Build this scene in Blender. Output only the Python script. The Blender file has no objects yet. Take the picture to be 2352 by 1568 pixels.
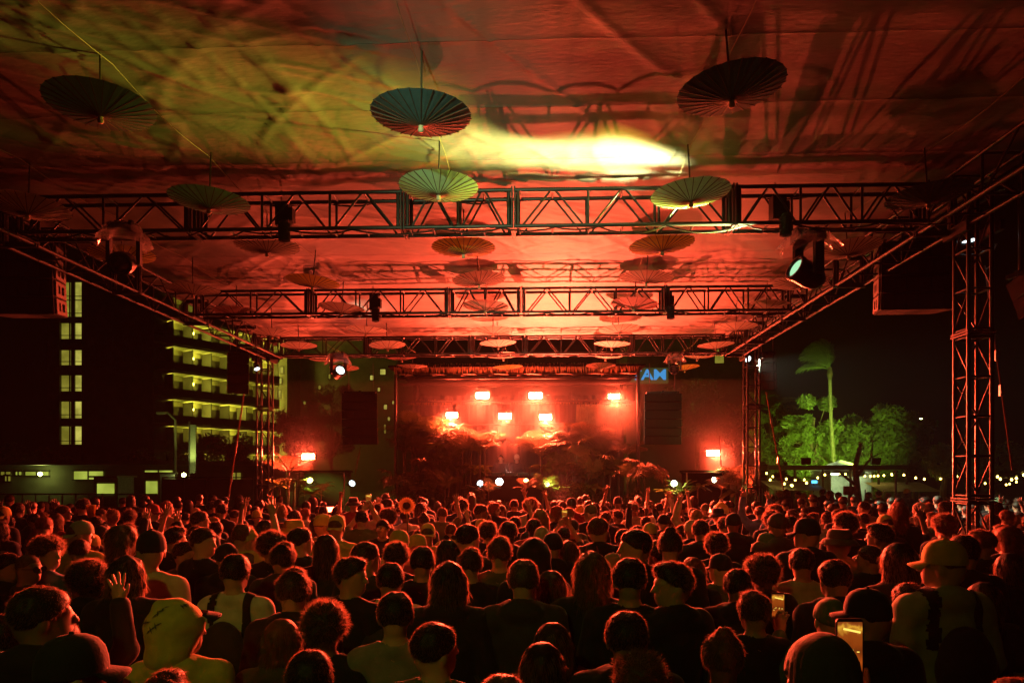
import bpy, math, random
import numpy as np
from mathutils import Matrix, Vector, Euler
R = math.radians
random.seed(7)
rng = np.random.default_rng(7)
SC = bpy.context.scene
COL = SC.collection

# ------------------------------------------------------------------ camera
YAW = R(2.0)
CAMZ = 2.3
cam_d = bpy.data.cameras.new('camera')
cam = bpy.data.objects.new('camera', cam_d)
COL.objects.link(cam)
cam_d.sensor_width = 36.0
cam_d.lens = 24.0
cam_d.shift_y = 0.130
cam_d.clip_start = 0.05
cam_d.clip_end = 1500
cam.location = (0, 0, CAMZ)
cam.rotation_euler = (R(90), 0, YAW)
SC.camera = cam
# ------------------------------------------------------------------ night sky
w = bpy.data.worlds.new('World'); SC.world = w; w.use_nodes = True
nt = w.node_tree
sky = nt.nodes.new('ShaderNodeTexSky'); sky.sky_type = 'NISHITA'; sky.sun_disc = False
sky.sun_elevation = R(-6.0); sky.sun_rotation = R(250)
bg = nt.nodes['Background']; bg.inputs['Strength'].default_value = 0.012
nt.links.new(sky.outputs[0], bg.inputs[0])
# ------------------------------------------------------------------ picture
vs = SC.view_settings
vs.view_transform = 'Standard'; vs.look = 'None'; vs.exposure = 0.0; vs.gamma = 1.0
vs.use_curve_mapping = False
SC.render.engine = 'CYCLES'
cy = SC.cycles
cy.use_denoising = True
cy.max_bounces = 4; cy.diffuse_bounces = 1; cy.glossy_bounces = 2
cy.transmission_bounces = 3; cy.transparent_max_bounces = 10; cy.volume_bounces = 0
cy.sample_clamp_indirect = 3.0
cy.caustics_reflective = False; cy.caustics_refractive = False

# ------------------------------------------------------------------ helpers
F, HV, CU = 1568.3, 1089.7, 1176.0
FWD = Vector((-math.sin(YAW), math.cos(YAW), 0)); RGT = Vector((math.cos(YAW), math.sin(YAW), 0))
def at(u, v, d):
    """a viewing direction (u, v) and a real distance d in metres -> a place"""
    p = FWD * d + RGT * ((u - CU) / F * d)
    return Vector((p.x, p.y, CAMZ + (HV - v) / F * d))

WM = {}
def link(name, data, parent=None, M=None):
    o = bpy.data.objects.new(name, data)
    COL.objects.link(o)
    M = Matrix() if M is None else M
    o.matrix_basis = M
    WM[o] = M.copy()
    if parent is not None:
        o.parent = parent
        o.matrix_parent_inverse = WM[parent].inverted()
    return o
def tag(o, label=None, cat=None, group=None, kind=None):
    if label: o['label'] = label
    if cat: o['category'] = cat
    if group: o['group'] = group
    if kind: o['kind'] = kind
    return o
def T(x, y=None, z=None):
    return Matrix.Translation(x if y is None else (x, y, z))
def S(x, y, z): return Matrix.Diagonal((x, y, z, 1))
def RZ(a): return Matrix.Rotation(a, 4, 'Z')
def RX(a): return Matrix.Rotation(a, 4, 'X')
def RY(a): return Matrix.Rotation(a, 4, 'Y')
def thing(name, loc, label, cat, group=None, rz=0.0):
    return tag(link(name, None, None, T(Vector(loc)) @ RZ(rz)), label, cat, group)

def mesh(name, v, f, mat=None, smooth=False):
    me = bpy.data.meshes.new(name)
    me.from_pydata([tuple(p) for p in v] if not isinstance(v, np.ndarray) else v.tolist(), [], f if isinstance(f, list) else f.tolist())
    if mat is not None: me.materials.append(mat)
    if smooth: me.polygons.foreach_set('use_smooth', [True] * len(me.polygons))
    me.update()
    return me
_BV = [(-.5,-.5,-.5),(.5,-.5,-.5),(.5,.5,-.5),(-.5,.5,-.5),(-.5,-.5,.5),(.5,-.5,.5),(.5,.5,.5),(-.5,.5,.5)]
_BF = [(0,3,2,1),(4,5,6,7),(0,1,5,4),(1,2,6,5),(2,3,7,6),(3,0,4,7)]
class MB:
    """collects pieces of ONE part"""
    def __init__(s): s.v = []; s.f = []
    def add(s, v, f, M=None):
        n = len(s.v)
        s.v += [tuple(M @ Vector(p)) if M is not None else tuple(p) for p in v]
        s.f += [tuple(i + n for i in q) for q in f]
        return s
    def box(s, c, d, M=None):
        A = T(Vector(c)) @ S(*d)
        return s.add(_BV, _BF, A if M is None else M @ A)
    def bar(s, a, b, r, n=6, r2=None):
        a = Vector(a); b = Vector(b); r2 = r if r2 is None else r2
        z = (b - a).normalized(); x = z.orthogonal().normalized(); y = z.cross(x)
        v = []; f = []
        for k in range(n):
            t = 2 * math.pi * k / n
            e = x * math.cos(t) + y * math.sin(t)
            v.append(a + e * r); v.append(b + e * r2)
        for k in range(n):
            j = (k + 1) % n
            f.append((2*k, 2*j, 2*j+1, 2*k+1))
        f.append(tuple(2*k for k in range(n))[::-1]); f.append(tuple(2*k+1 for k in range(n)))
        return s.add(v, f)
    def tube(s, pts, r, n=5, r2=None):
        pts = [Vector(p) for p in pts]; m = len(pts); base = len(s.v)
        x = None
        for i, p in enumerate(pts):
            z = (pts[min(i+1, m-1)] - pts[max(i-1, 0)]).normalized()
            x = z.orthogonal().normalized() if x is None else (x - z * x.dot(z)).normalized()
            y = z.cross(x)
            rr = r if r2 is None else r + (r2 - r) * i / (m - 1)
            for k in range(n):
                t = 2 * math.pi * k / n
                s.v.append(tuple(p + (x * math.cos(t) + y * math.sin(t)) * rr))
        for i in range(m - 1):
            for k in range(n):
                j = (k + 1) % n
                s.f.append((base+i*n+k, base+i*n+j, base+(i+1)*n+j, base+(i+1)*n+k))
        s.f.append(tuple(base + k for k in range(n))[::-1]); s.f.append(tuple(base+(m-1)*n+k for k in range(n)))
        return s
    def lathe(s, prof, n=16, M=None, a0=0.0, a1=2*math.pi):
        """prof: list of (r, z)"""
        full = abs(a1 - a0 - 2*math.pi) < 1e-6
        k = n if full else n + 1
        v = [(r*math.cos(a0+(a1-a0)*i/n), r*math.sin(a0+(a1-a0)*i/n), z) for (r, z) in prof for i in range(k)]
        f = []
        for j in range(len(prof)-1):
            for i in range(n):
                i2 = (i+1) % k
                f.append((j*k+i, j*k+i2, (j+1)*k+i2, (j+1)*k+i))
        return s.add(v, f, M)
    def mesh(s, name, mat, smooth=False): return mesh(name, s.v, s.f, mat, smooth)
    def build(s, name, mat, parent=None, M=None, smooth=False):
        """vertices in the frame of M (world frame when M is None)"""
        return link(name, s.mesh(name, mat, smooth), parent, M)

# ------------------------------------------------------------------ materials
def mat(name, col, rough=.6, metal=0.0, noise=0.0, nscale=8.0, bump=0.0, bscale=40.0, spec=.5, sheen=0.0, trans=0.0, emit=None, estr=0.0):
    m = bpy.data.materials.new(name); m.use_nodes = True
    n = m.node_tree.nodes; l = m.node_tree.links
    b = n['Principled BSDF']
    b.inputs['Base Color'].default_value = (*col, 1)
    b.inputs['Roughness'].default_value = rough
    b.inputs['Metallic'].default_value = metal
    b.inputs['Specular IOR Level'].default_value = spec
    if sheen: b.inputs['Sheen Weight'].default_value = sheen; b.inputs['Sheen Roughness'].default_value = .4
    if emit is not None:
        b.inputs['Emission Color'].default_value = (*emit, 1); b.inputs['Emission Strength'].default_value = estr
    tc = None
    if noise or bump:
        tc = n.new('ShaderNodeTexCoord')
    if noise:
        t = n.new('ShaderNodeTexNoise'); t.inputs['Scale'].default_value = nscale; t.inputs['Detail'].default_value = 5
        l.new(tc.outputs['Object'], t.inputs['Vector'])
        r = n.new('ShaderNodeMapRange'); r.inputs['From Min'].default_value = .3; r.inputs['From Max'].default_value = .7
        r.inputs['To Min'].default_value = 1 - noise; r.inputs['To Max'].default_value = 1 + noise
        l.new(t.outputs['Fac'], r.inputs['Value'])
        mx = n.new('ShaderNodeVectorMath'); mx.operation = 'SCALE'
        mx.inputs[0].default_value = col
        l.new(r.outputs[0], mx.inputs['Scale']); l.new(mx.outputs[0], b.inputs['Base Color'])
    if bump:
        t = n.new('ShaderNodeTexNoise'); t.inputs['Scale'].default_value = bscale; t.inputs['Detail'].default_value = 4
        l.new(tc.outputs['Object'], t.inputs['Vector'])
        bp = n.new('ShaderNodeBump'); bp.inputs['Strength'].default_value = bump; bp.inputs['Distance'].default_value = .02
        l.new(t.outputs['Fac'], bp.inputs['Height']); l.new(bp.outputs[0], b.inputs['Normal'])
    if trans:
        tr = n.new('ShaderNodeBsdfTranslucent'); tr.inputs[0].default_value = (*[min(1, c*1.3) for c in col], 1)
        mx2 = n.new('ShaderNodeMixShader'); mx2.inputs[0].default_value = trans
        l.new(b.outputs[0], mx2.inputs[1]); l.new(tr.outputs[0], mx2.inputs[2])
        l.new(mx2.outputs[0], n['Material Output'].inputs['Surface'])
    return m
def glow(name, col, strength):
    m = bpy.data.materials.new(name); m.use_nodes = True
    n = m.node_tree.nodes; n.remove(n['Principled BSDF'])
    e = n.new('ShaderNodeEmission'); e.inputs[0].default_value = (*col, 1); e.inputs[1].default_value = strength
    m.node_tree.links.new(e.outputs[0], n['Material Output'].inputs[0])
    return m
M_ = {}
M_['black_metal'] = mat('black_metal', (.030,.030,.032), .38, .6, noise=.3, nscale=14)
M_['truss'] = mat('black_painted_truss', (.016,.016,.016), .42, .0, noise=.35, nscale=9)
M_['steel'] = mat('bare_steel', (.32,.32,.33), .35, .8, noise=.25)
M_['cabinet'] = mat('speaker_paint', (.006,.006,.007), .8, bump=.3, bscale=160)
M_['grille'] = mat('speaker_grille', (.008,.008,.009), .7, bump=.5, bscale=220)
M_['plate'] = mat('rigging_plate', (.35,.33,.32), .45, .2, noise=.25, nscale=20)
M_['black_cloth'] = mat('black_cloth', (.014,.014,.015), .9, noise=.3, nscale=5)
M_['rope'] = mat('rope', (.42,.36,.22), .8)
M_['webbing'] = mat('webbing', (.30,.12,.08), .8, noise=.3)
M_['asphalt'] = mat('asphalt', (.05,.05,.052), .9, noise=.3, nscale=2.0, bump=.3, bscale=60)
M_['wood'] = mat('wood', (.24,.15,.08), .7, noise=.3, nscale=12)

# ---- smooth value noise (numpy)
_PERM = rng.random((64, 64, 64)).astype(np.float32)
def vnoise(p):
    """p (...,3) -> -1..1"""
    p = np.asarray(p, np.float32)
    i = np.floor(p).astype(int); f = p - i; f = f*f*(3-2*f)
    i &= 63; j = (i + 1) & 63
    def g(a, b, c): return _PERM[a, b, c]
    x0, y0, z0 = i[...,0], i[...,1], i[...,2]; x1, y1, z1 = j[...,0], j[...,1], j[...,2]
    fx, fy, fz = f[...,0], f[...,1], f[...,2]
    a = g(x0,y0,z0)*(1-fx)+g(x1,y0,z0)*fx; b = g(x0,y1,z0)*(1-fx)+g(x1,y1,z0)*fx
    c = g(x0,y0,z1)*(1-fx)+g(x1,y0,z1)*fx; d = g(x0,y1,z1)*(1-fx)+g(x1,y1,z1)*fx
    return ((a*(1-fy)+b*fy)*(1-fz) + (c*(1-fy)+d*fy)*fz) * 2 - 1
def n2(x, y, s=0.0): return vnoise(np.stack([x, y, np.full_like(x, s)], -1))
# ================================================================== the setting
g = MB().box((0, 150, -.05), (600, 900, .1))
tag(g.build('ground', M_['asphalt']), kind='structure')

# ------------------------------------------------------------------ roof trusses
ZB, ZT = 5.27, 5.70
Y1, Y2, Y3 = 8.30, 12.61, 16.90
XL, XR = -6.68, 4.92
UNIT = MB().bar((0,0,0), (0,0,1), 1.0, 7).mesh('bar', M_['truss'], True)
PLATE = MB().box((0,0,0), (1,1,1)).mesh('plate', M_['truss'])
def barM(a, b, r):
    a = Vector(a); b = Vector(b); z = b - a; L = z.length; z.normalize()
    x = z.orthogonal().normalized(); y = z.cross(x)
    m = Matrix(((x.x*r, y.x*r, z.x*L, a.x), (x.y*r, y.y*r, z.y*L, a.y), (x.z*r, y.z*r, z.z*L, a.z), (0,0,0,1)))
    return m
def piece(name, parent, a, b, r, data=None): return link(name, data or UNIT, parent, barM(a, b, r))
def plate(name, parent, M, data=None): return link(name, data or PLATE, parent, M)

def truss_section(parent, frame, L, n, hy=.14, h=.215):
    """frame: matrix, x along the truss, box -hy..hy by -h..h; n bays"""
    sec = link('truss_section', None, parent, frame)
    P = lambda x, y, z: frame @ Vector((x, y, z))
    for sy in (-hy, hy):
        for sz in (-h, h):
            piece('chord', sec, P(0, sy, sz), P(L, sy, sz), .026)
    bw = (L - .10) / n
    for sy in (-hy, hy):
        for k in range(n + 1):
            x = .05 + k * bw
            piece('upright', sec, P(x, sy, -h), P(x, sy, h), .016 if 0 < k < n else .022)
        for k in range(n):
            x = .05 + k * bw
            piece('diagonal', sec, P(x + .05, sy, -h), P(x + bw/2 - .02, sy, h), .013)
            piece('diagonal', sec, P(x + bw - .05, sy, -h), P(x + bw/2 + .02, sy, h), .013)
    for sz in (-h, h):
        for k in range(n):
            x = .05 + k * bw
            piece('spreader', sec, P(x + bw/2, -hy, sz), P(x + bw/2, hy, sz), .014)
            piece('spreader', sec, P(x + .02, -hy, sz), P(x + .02, hy, sz), .014)
    for x in (.012, L - .012):
        for sy in (-hy, hy):
            plate('end_plate', sec, frame @ T(x, sy, 0) @ S(.016, .075, 2*h + .07))
        for sz in (-h, h):
            plate('end_plate', sec, frame @ T(x, 0, sz) @ S(.015, 2*hy - .08, .07))
    return sec
NODES = [-6.36, -4.20, -1.60, -.27, 2.35, 4.60]
ZC = (ZB + ZT) / 2
for y, lab in ((Y1, 'black box truss spanning the canopy nearest the camera'),
               (Y2, 'black box truss across the middle of the canopy'),
               (Y3, 'farthest black box truss, at the stage edge of the canopy')):
    t = thing('roof_truss', (0, y, ZB), lab, 'truss', 'cross trusses under the canopy')
    for a, b in zip(NODES[:-1], NODES[1:]):
        L = b - a - .012
        truss_section(t, T(a + .006, y, ZC), L, max(1, round(L / .87)))
for x, lab in ((XL, 'long side truss along the left edge of the canopy'), (XR, 'long side truss along the right edge of the canopy')):
    t = thing('roof_truss', (x, 4, ZB), lab, 'truss', 'side trusses under the canopy')
    ys = [4.0, 6.15, 8.6, 10.9, 13.2, 15.5, 17.2]
    for a, b in zip(ys[:-1], ys[1:]):
        truss_section(t, T(x, a + .006, ZC) @ RZ(R(90)), b - a - .012, 2, hy=.21)

# ------------------------------------------------------------------ towers
def tower(x, y, top, hw, label, zs=.45, base=True):
    t = thing('truss_tower', (x, y, 0), label, 'tower', 'truss towers holding up the canopy')
    L = 2.45; n = math.ceil(top / L); L = top / n
    for s in range(n):
        z0 = s * L; z1 = z0 + L
        sec = link('tower_section', None, t, T(x, y, z0))
        for sx in (-hw, hw):
            for sy in (-hw, hw):
                piece('leg', sec, (x+sx, y+sy, z0), (x+sx, y+sy, z1 - .01), .026)
        k = max(2, round(L / zs)); dz = (L - .1) / k
        for i in range(k + 1):
            z = z0 + .05 + i * dz
            for sy in (-hw, hw): piece('rung', sec, (x-hw, y+sy, z), (x+hw, y+sy, z), .014)
            for sx in (-hw, hw): piece('rung', sec, (x+sx, y-hw, z), (x+sx, y+hw, z), .014)
            if i < k:
                sgn = 1 if i % 2 else -1
                for sx in (-hw, hw): piece('diagonal', sec, (x+sx, y-hw*sgn, z+.03), (x+sx, y+hw*sgn, z+dz-.03), .012)
                piece('diagonal', sec, (x-hw*sgn, y+hw, z+.03), (x+hw*sgn, y+hw, z+dz-.03), .012)
        for z in (z0 + .012, z1 - .022):
            for sy in (-hw, hw): plate('end_plate', sec, T(x, y+sy, z) @ S(2*hw+.07, .07, .018))
            for sx in (-hw, hw): plate('end_plate', sec, T(x+sx, y, z) @ S(.07, 2*hw-.07, .017))
    if base:
        plate('base_plate', t, T(x, y, .012) @ S(.9, .9, .02))
        for sx, sy in ((1,1),(1,-1),(-1,1),(-1,-1)):
            piece('outrigger', t, (x+sx*hw, y+sy*hw, .6), (x+sx*.75, y+sy*.75, .05), .024)
    # sleeve block clamping the roof grid
    for sx in (-1, 1):
        for zz in (ZB - .02, ZT + .02):
            plate('sleeve_block', t, T(x + sx*(hw+.06), y, zz) @ S(.06, 2*hw+.2, .12))
    return t
tower(5.30, 8.47, 6.0, .135, 'tall red-lit truss tower standing in the crowd at right')
tower(5.42, 17.35, 6.0, .15, 'far truss tower at the right end of the stage')
tower(-6.98, 17.35, 6.0, .15, 'far truss tower at the left end of the stage')

# ------------------------------------------------------------------ fabric canopy
def canopy_mat():
    m = bpy.data.materials.new('canopy_fabric'); m.use_nodes = True
    n = m.node_tree.nodes; l = m.node_tree.links; b = n['Principled BSDF']
    tc = n.new('ShaderNodeTexCoord')
    a = n.new('ShaderNodeTexNoise'); a.inputs['Scale'].default_value = .9; a.inputs['Detail'].default_value = 8; a.inputs['Roughness'].default_value = .65
    l.new(tc.outputs['Object'], a.inputs['Vector'])
    cr = n.new('ShaderNodeValToRGB'); cr.color_ramp.elements[0].position = .3; cr.color_ramp.elements[1].position = .72
    cr.color_ramp.elements[0].color = (.20,.185,.165,1); cr.color_ramp.elements[1].color = (.33,.31,.28,1)
    l.new(a.outputs['Fac'], cr.inputs[0]); l.new(cr.outputs[0], b.inputs['Base Color'])
    b.inputs['Roughness'].default_value = .55; b.inputs['Specular IOR Level'].default_value = .35
    wv = n.new('ShaderNodeTexNoise'); wv.inputs['Scale'].default_value = 9; wv.inputs['Detail'].default_value = 6
    mp = n.new('ShaderNodeMapping'); mp.inputs['Scale'].default_value = (1.0, 3.0, 1); mp.inputs['Rotation'].default_value = (0,0,.5)
    l.new(tc.outputs['Object'], mp.inputs[0]); l.new(mp.outputs[0], wv.inputs['Vector'])
    bp = n.new('ShaderNodeBump'); bp.inputs['Strength'].default_value = .35; bp.inputs['Distance'].default_value = .012
    l.new(wv.outputs['Fac'], bp.inputs['Height']); l.new(bp.outputs[0], b.inputs['Normal'])
    return m
M_['canopy'] = canopy_mat()
def ridged(x, y, ang, sl, sc, seed):
    c, s = math.cos(ang), math.sin(ang)
    u = x*c + y*s; v = -x*s + y*c
    wv = .35 * n2(u*.7, v*.9, seed + 5.3)
    return (1 - np.abs(n2(u / sl, v / sc + wv, seed))) ** 9
def canopy_z(x, y):
    z = 5.83 + .03*n2(x*.22, y*.3, 1.5) + .02*np.sin((y - Y1) / (Y2 - Y1) * math.pi)**2
    m1 = np.clip(n2(x*.35, y*.4, 21.)*1.4 + .5, 0, 1); m2 = np.clip(n2(x*.4, y*.35, 31.)*1.4 + .45, 0, 1)
    z -= .015*ridged(x, y, .95, 2.4, .42, 3.)*m1
    z -= .013*ridged(x, y, -.75, 2.0, .36, 7.)*m2
    z -= .010*ridged(x, y, 1.35, 2.2, .24, 11.)*m2
    z -= .010*ridged(x, y, .45, 1.0, .16, 15.)*m1*m2*1.5
    z += .006*n2(x*1.6, y*1.9, 17.) + .0018*n2(x*5, y*6, 19.)
    return z
cp = thing('fabric_canopy', (XL, 4, 5.8), 'huge wrinkled pale fabric canopy stretched over the crowd and lit red', 'canopy')
ye = [1.0, 2.3, 3.45, 4.5, 5.57, 6.60, 7.65, 8.75, 9.85, 10.95, 12.05, 13.15, 14.25, 15.35, 16.4, 17.45]
xs = np.linspace(XL - .45, XR + .5, 300)
for a, b in zip(ye[:-1], ye[1:]):
    k = max(20, int((b - a) / (.03 if a > 4 else .08)))
    yy = np.linspace(a, b, k)
    Xg, Yg = np.meshgrid(xs, yy)
    wob = .02*n2(Xg*.5, Yg*0 + a, 41.)
    Yw = Yg + wob*0
    Zg = canopy_z(Xg, Yw)
    e = np.minimum(np.abs(Yg - a), np.abs(Yg - b))
    Zg -= .0025*np.exp(-(e/.014)**2) + .001*np.exp(-(e/.10)**2)
    Yw = Yw + .012*n2(Xg*.8, Yg*0 + 3., 42.)*0
    v = np.stack([Xg, Yw + (.0015 if True else 0), Zg], -1).reshape(-1, 3)
    idx = np.arange(len(yy)*len(xs)).reshape(len(yy), len(xs))
    f = np.stack([idx[:-1,:-1], idx[1:,:-1], idx[1:,1:], idx[:-1,1:]], -1).reshape(-1, 4)
    v[v[:,1] > b - 1e-4, 1] -= .004
    link('fabric_panel', mesh('fabric_panel', v, f, M_['canopy'], True), cp)
# pole pockets / edge hem
for x in (XL - .45, XR + .5):
    MB().tube([(x, y, float(canopy_z(np.array([x]), np.array([y]))[0]) - .015) for y in np.linspace(1, 17.4, 40)], .03, 6).build('edge_hem', M_['canopy'], cp)

# ------------------------------------------------------------------ support wires and parasols
PAR_X = {'outer left': (-5.75, .016), 'left': (-3.62, .012), 'centre': (-1.02, .014), 'right': (1.60, .018), 'outer right': (4.25, -.006)}
M_['paper'] = {}
def paper(name, c):
    m = mat(name, c, .75, noise=.18, nscale=14, trans=.45); return m
PAPERS = [paper('teal_paper', (.18,.46,.42)), paper('pale_green_paper', (.42,.68,.56)), paper('yellow_paper', (.80,.68,.08)),
          paper('cream_paper', (.66,.60,.48)), paper('dark_blue_paper', (.07,.15,.18)), paper('rose_paper', (.60,.34,.30))]
M_['bamboo'] = mat('bamboo', (.05,.035,.02), .6)
M_['bamboo_tip'] = mat('bamboo_tip', (.55,.42,.26), .6)
def parasol_meshes():
    n = 28; Rr = .42; h = .098
    v = [(0, 0, 0)]; f = []
    rings = [.05, .14, .24, .33, Rr]
    for q, r in enumerate(rings):
        for i in range(n*2):
            a = math.pi*i/n
            rib = (i % 2 == 0)
            z = h*(r/Rr)**1.15 - (0 if rib else .003*(r/Rr)); rr = r*(1.0 if rib else .996)
            v.append((rr*math.cos(a), rr*math.sin(a), z))
    k = 2*n
    for i in range(k):
        f.append((0, 1+i, 1+(i+1) % k))
    for q in range(len(rings)-1):
        for i in range(k):
            j = (i+1) % k
            f.append((1+q*k+i, 1+q*k+j, 1+(q+1)*k+j, 1+(q+1)*k+i))
    can = mesh('parasol_canopy', v, f, PAPERS[0], False)
    b = MB()
    b.bar((0,0,.004), (Rr*1.015, 0, h+.004), .0042, 4)
    rib = b.mesh('rib', M_['bamboo'])
    st = MB().bar((0,0,-.03), (0,0,.62), .0085, 8).mesh('stick', M_['bamboo'], True)
    tip = MB().lathe([(.0,-.055),(.022,-.05),(.026,-.03),(.018,-.012),(.032,.006),(.0,.012)], 10).mesh('tip', M_['bamboo_tip'], True)
    ring = MB().lathe([(.02,.14),(.034,.14),(.034,.17),(.02,.17),(.02,.14)], 10).mesh('runner', M_['bamboo'], True)
    return can, rib, st, tip, ring
PCAN, PRIB, PST, PTIP, PRING = parasol_meshes()
ORD = ['first','second','third','fourth','fifth','sixth','seventh','eighth','ninth','tenth']
CN = ['teal','pale green','yellow','cream','dark blue','rose']
wires = {}
for key, (x0, sl) in PAR_X.items():
    t = thing('hanging_wire', (x0, 3, 5.8), f'thin wire running lengthwise under the canopy above the {key} line of parasols', 'wire', 'wires carrying the parasols')
    MB().tube([(x0 + sl*(y-5), y, 5.80 - .06*math.sin(math.pi*(((y-4.0) % 1.7)/1.7))) for y in np.linspace(3.2, 19.6, 60)], .0035, 4).build('strand', M_['rope'], t)
    wires[key] = (x0, sl)
# (column, row) -> colour, tilt about x, tilt about y (degrees)
PC = {('left',0):(4,-1,-1),('centre',0):(4,2,1),('right',0):(4,1,-5),('outer right',1):(4,0,-4),
      ('left',1):(0,0,2),('centre',1):(1,0,1),('right',1):(1,0,-3),
      ('left',2):(3,0,0),('centre',2):(2,0,0),('right',2):(2,0,-4),('left',3):(2,0,5)}
for key in PAR_X:
    x0, sl = wires[key]
    cnt = 0
    for row in range(9):
        if key.startswith('outer') and row == 0: continue
        y = 5.62 + 1.70*row + (0.25 if key.startswith('outer') else 0) + random.uniform(-.12, .12)
        x = x0 + sl*(y-5) + random.uniform(-.05, .05)
        c, ax, ay = PC.get((key, row), (random.choice([3,3,5,2,3]), random.uniform(-3, 3), random.uniform(-5, 5)))
        z = 5.26 + random.uniform(-.04, .06) - (.02 if row else 0)
        cnt += 1
        M0 = T(x, y, z) @ RX(R(ax)) @ RY(R(ay)) @ RZ(random.uniform(0, 6.28))
        where = 'nearest the camera' if cnt == 1 else ('farthest, before the stage' if row == 8 else ORD[cnt-1] + ' from the camera')
        t = tag(link('paper_parasol', None, None, M0), f'{CN[c]} upside-down paper parasol, {key} line, {where}', 'parasol', 'paper parasols hanging under the canopy')
        o = link('paper_canopy', PCAN, t, M0); o.material_slots[0].link = 'OBJECT'; o.material_slots[0].material = PAPERS[c]
        nr = 28 if row < 4 else 14
        for i in range(nr):
            link('rib', PRIB, t, M0 @ RZ(2*math.pi*i/nr) @ T(0, 0, -.010))
        link('stick', PST, t, M0); link('tip', PTIP, t, M0); link('runner', PRING, t, M0)
        MB().bar((x, y, z + .60), (x + sl*.1, y, 5.80), .003, 4).build('cord', M_['rope'], t)

# ------------------------------------------------------------------ speakers hung in arrays
def cabinet_meshes():
    prof = [(-.5,-.25),(.5,-.25),(.40,.25),(-.40,.25)]       # plan: wide front at -y, narrow back
    v = [(x, y, z) for z in (-.5, .5) for x, y in prof]
    f = [(0,3,2,1),(4,5,6,7),(0,1,5,4),(1,2,6,5),(2,3,7,6),(3,0,4,7)]
    return mesh('cabinet_body', v, f, M_['cabinet'])
CAB = cabinet_meshes()
GRILLE = MB()
for k in range(6): GRILLE.box((-.40 + .16*k, -.262, 0), (.145, .02, .80))
GRILLE = GRILLE.mesh('grille', M_['grille'])
SIDEP = MB()
SIDEP.box((0,-.19,0), (.02,.10,.88)); SIDEP.box((0,.19,0), (.02,.10,.88)); SIDEP.box((0,0,.34), (.02,.28,.20)); SIDEP.box((0,0,-.34), (.02,.28,.20)); SIDEP.box((0,-.02,0), (.02,.06,.48))
SIDEP = SIDEP.mesh('side_plate', M_['plate'])
def line_array(top, n, wd, h, dp, rz, tilt, label, hang_to=None, curve=3.0, plates=True):
    t = thing('line_array_speaker', top, label, 'speaker', 'speakers hung in arrays')
    fr = link('flying_frame', MB().box((0,0,.05), (wd*.9, .06, .06)).box((0,.02,.05), (.06, dp*.9, .06)).box((-wd*.42,0,.03), (.05,dp*.8,.05)).box((wd*.42,0,.03), (.05,dp*.8,.05)).mesh('flying_frame', M_['black_metal']), t, T(Vector(top)) @ RZ(rz))
    M0 = T(Vector(top)) @ RZ(rz) @ RX(tilt)
    for k in range(n):
        Mc = M0 @ T(0, 0, -h/2)
        c = link('cabinet', CAB, t, Mc @ S(wd, dp*2, h*.965))
        link('grille', GRILLE, c, Mc @ S(wd, dp*2*.98, h))
        for sx in (-1, 1) if plates else ():
            link('side_plate', SIDEP, c, Mc @ T(sx*(wd*.455+.012), 0, 0) @ RZ(sx*.10*wd/max(dp,.1)*1.0*0 + sx*math.atan2(.05*wd*2, dp)*1.0) @ S(1, dp*1.6, h))
        M0 = M0 @ T(0, 0, -h) @ RX(R(curve))
    if hang_to:
        for sx in (-.35, .35):
            p = T(Vector(top)) @ RZ(rz) @ Vector((sx*wd, 0, .06))
            MB().tube([p + (Vector((p.x, p.y, hang_to)) - p)*q for q in (0,.33,.66,1)], .012, 5).build('chain', M_['steel'], t)
    return t
p = at(66, 572, 10.2); line_array(p, 4, 1.02, .25, .46, R(2), R(-2), 'black line array speaker with red-lit side hung at far left', 5.85, 2.5)
p = at(2092, 566, 10.2); line_array(p, 4, 1.06, .245, .46, R(-2), R(-2), 'black line array speaker with red-lit edge hung at right', 5.85, 2.0)
p = at(546, 812, 17.6); line_array(p, 4, .50, .25, .45, R(28), R(4), 'small tilted speaker hung beside the far left tower', 5.9, 4)
p = at(1762, 815, 17.9); line_array(p, 4, .42, .22, .45, R(-30), R(2), 'small dark speaker hung right of the far right tower', 5.9, 4)
p = at(829, 905, 20.2); line_array(p, 6, 1.02, .245, .5, R(4), 0, 'tall black speaker column left of the stage', 5.6, 1.5)
p = at(1521, 905, 20.2); line_array(p, 6, 1.06, .245, .5, R(-4), 0, 'tall black speaker column right of the stage', 5.6, 1.5)

# ------------------------------------------------------------------ moving head lights with rain covers
def plastic_mat():
    m = bpy.data.materials.new('clear_plastic_bag'); m.use_nodes = True
    n = m.node_tree.nodes; l = m.node_tree.links; n.remove(n['Principled BSDF'])
    g = n.new('ShaderNodeBsdfGlossy'); g.inputs['Roughness'].default_value = .18
    d = n.new('ShaderNodeBsdfTranslucent'); d.inputs[0].default_value = (.8,.8,.8,1)
    t = n.new('ShaderNodeBsdfTransparent')
    fr = n.new('ShaderNodeLayerWeight'); fr.inputs['Blend'].default_value = .35
    m1 = n.new('ShaderNodeMixShader'); m1.inputs[0].default_value = .35
    l.new(g.outputs[0], m1.inputs[1]); l.new(d.outputs[0], m1.inputs[2])
    m2 = n.new('ShaderNodeMixShader'); l.new(fr.outputs['Facing'], m2.inputs[0])
    l.new(t.outputs[0], m2.inputs[1]); l.new(m1.outputs[0], m2.inputs[2])
    l.new(m2.outputs[0], n['Material Output'].inputs[0])
    return m
M_['plastic'] = plastic_mat()
M_['lens_off'] = mat('lens_glass', (.03,.035,.04), .08, spec=.8)
M_['lens_green'] = glow('lit_lens_pale_green', (.45,.9,.5), 1.0)
M_['lens_white'] = glow('lit_lens_white', (.75,1,.9), 4.0)
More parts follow.
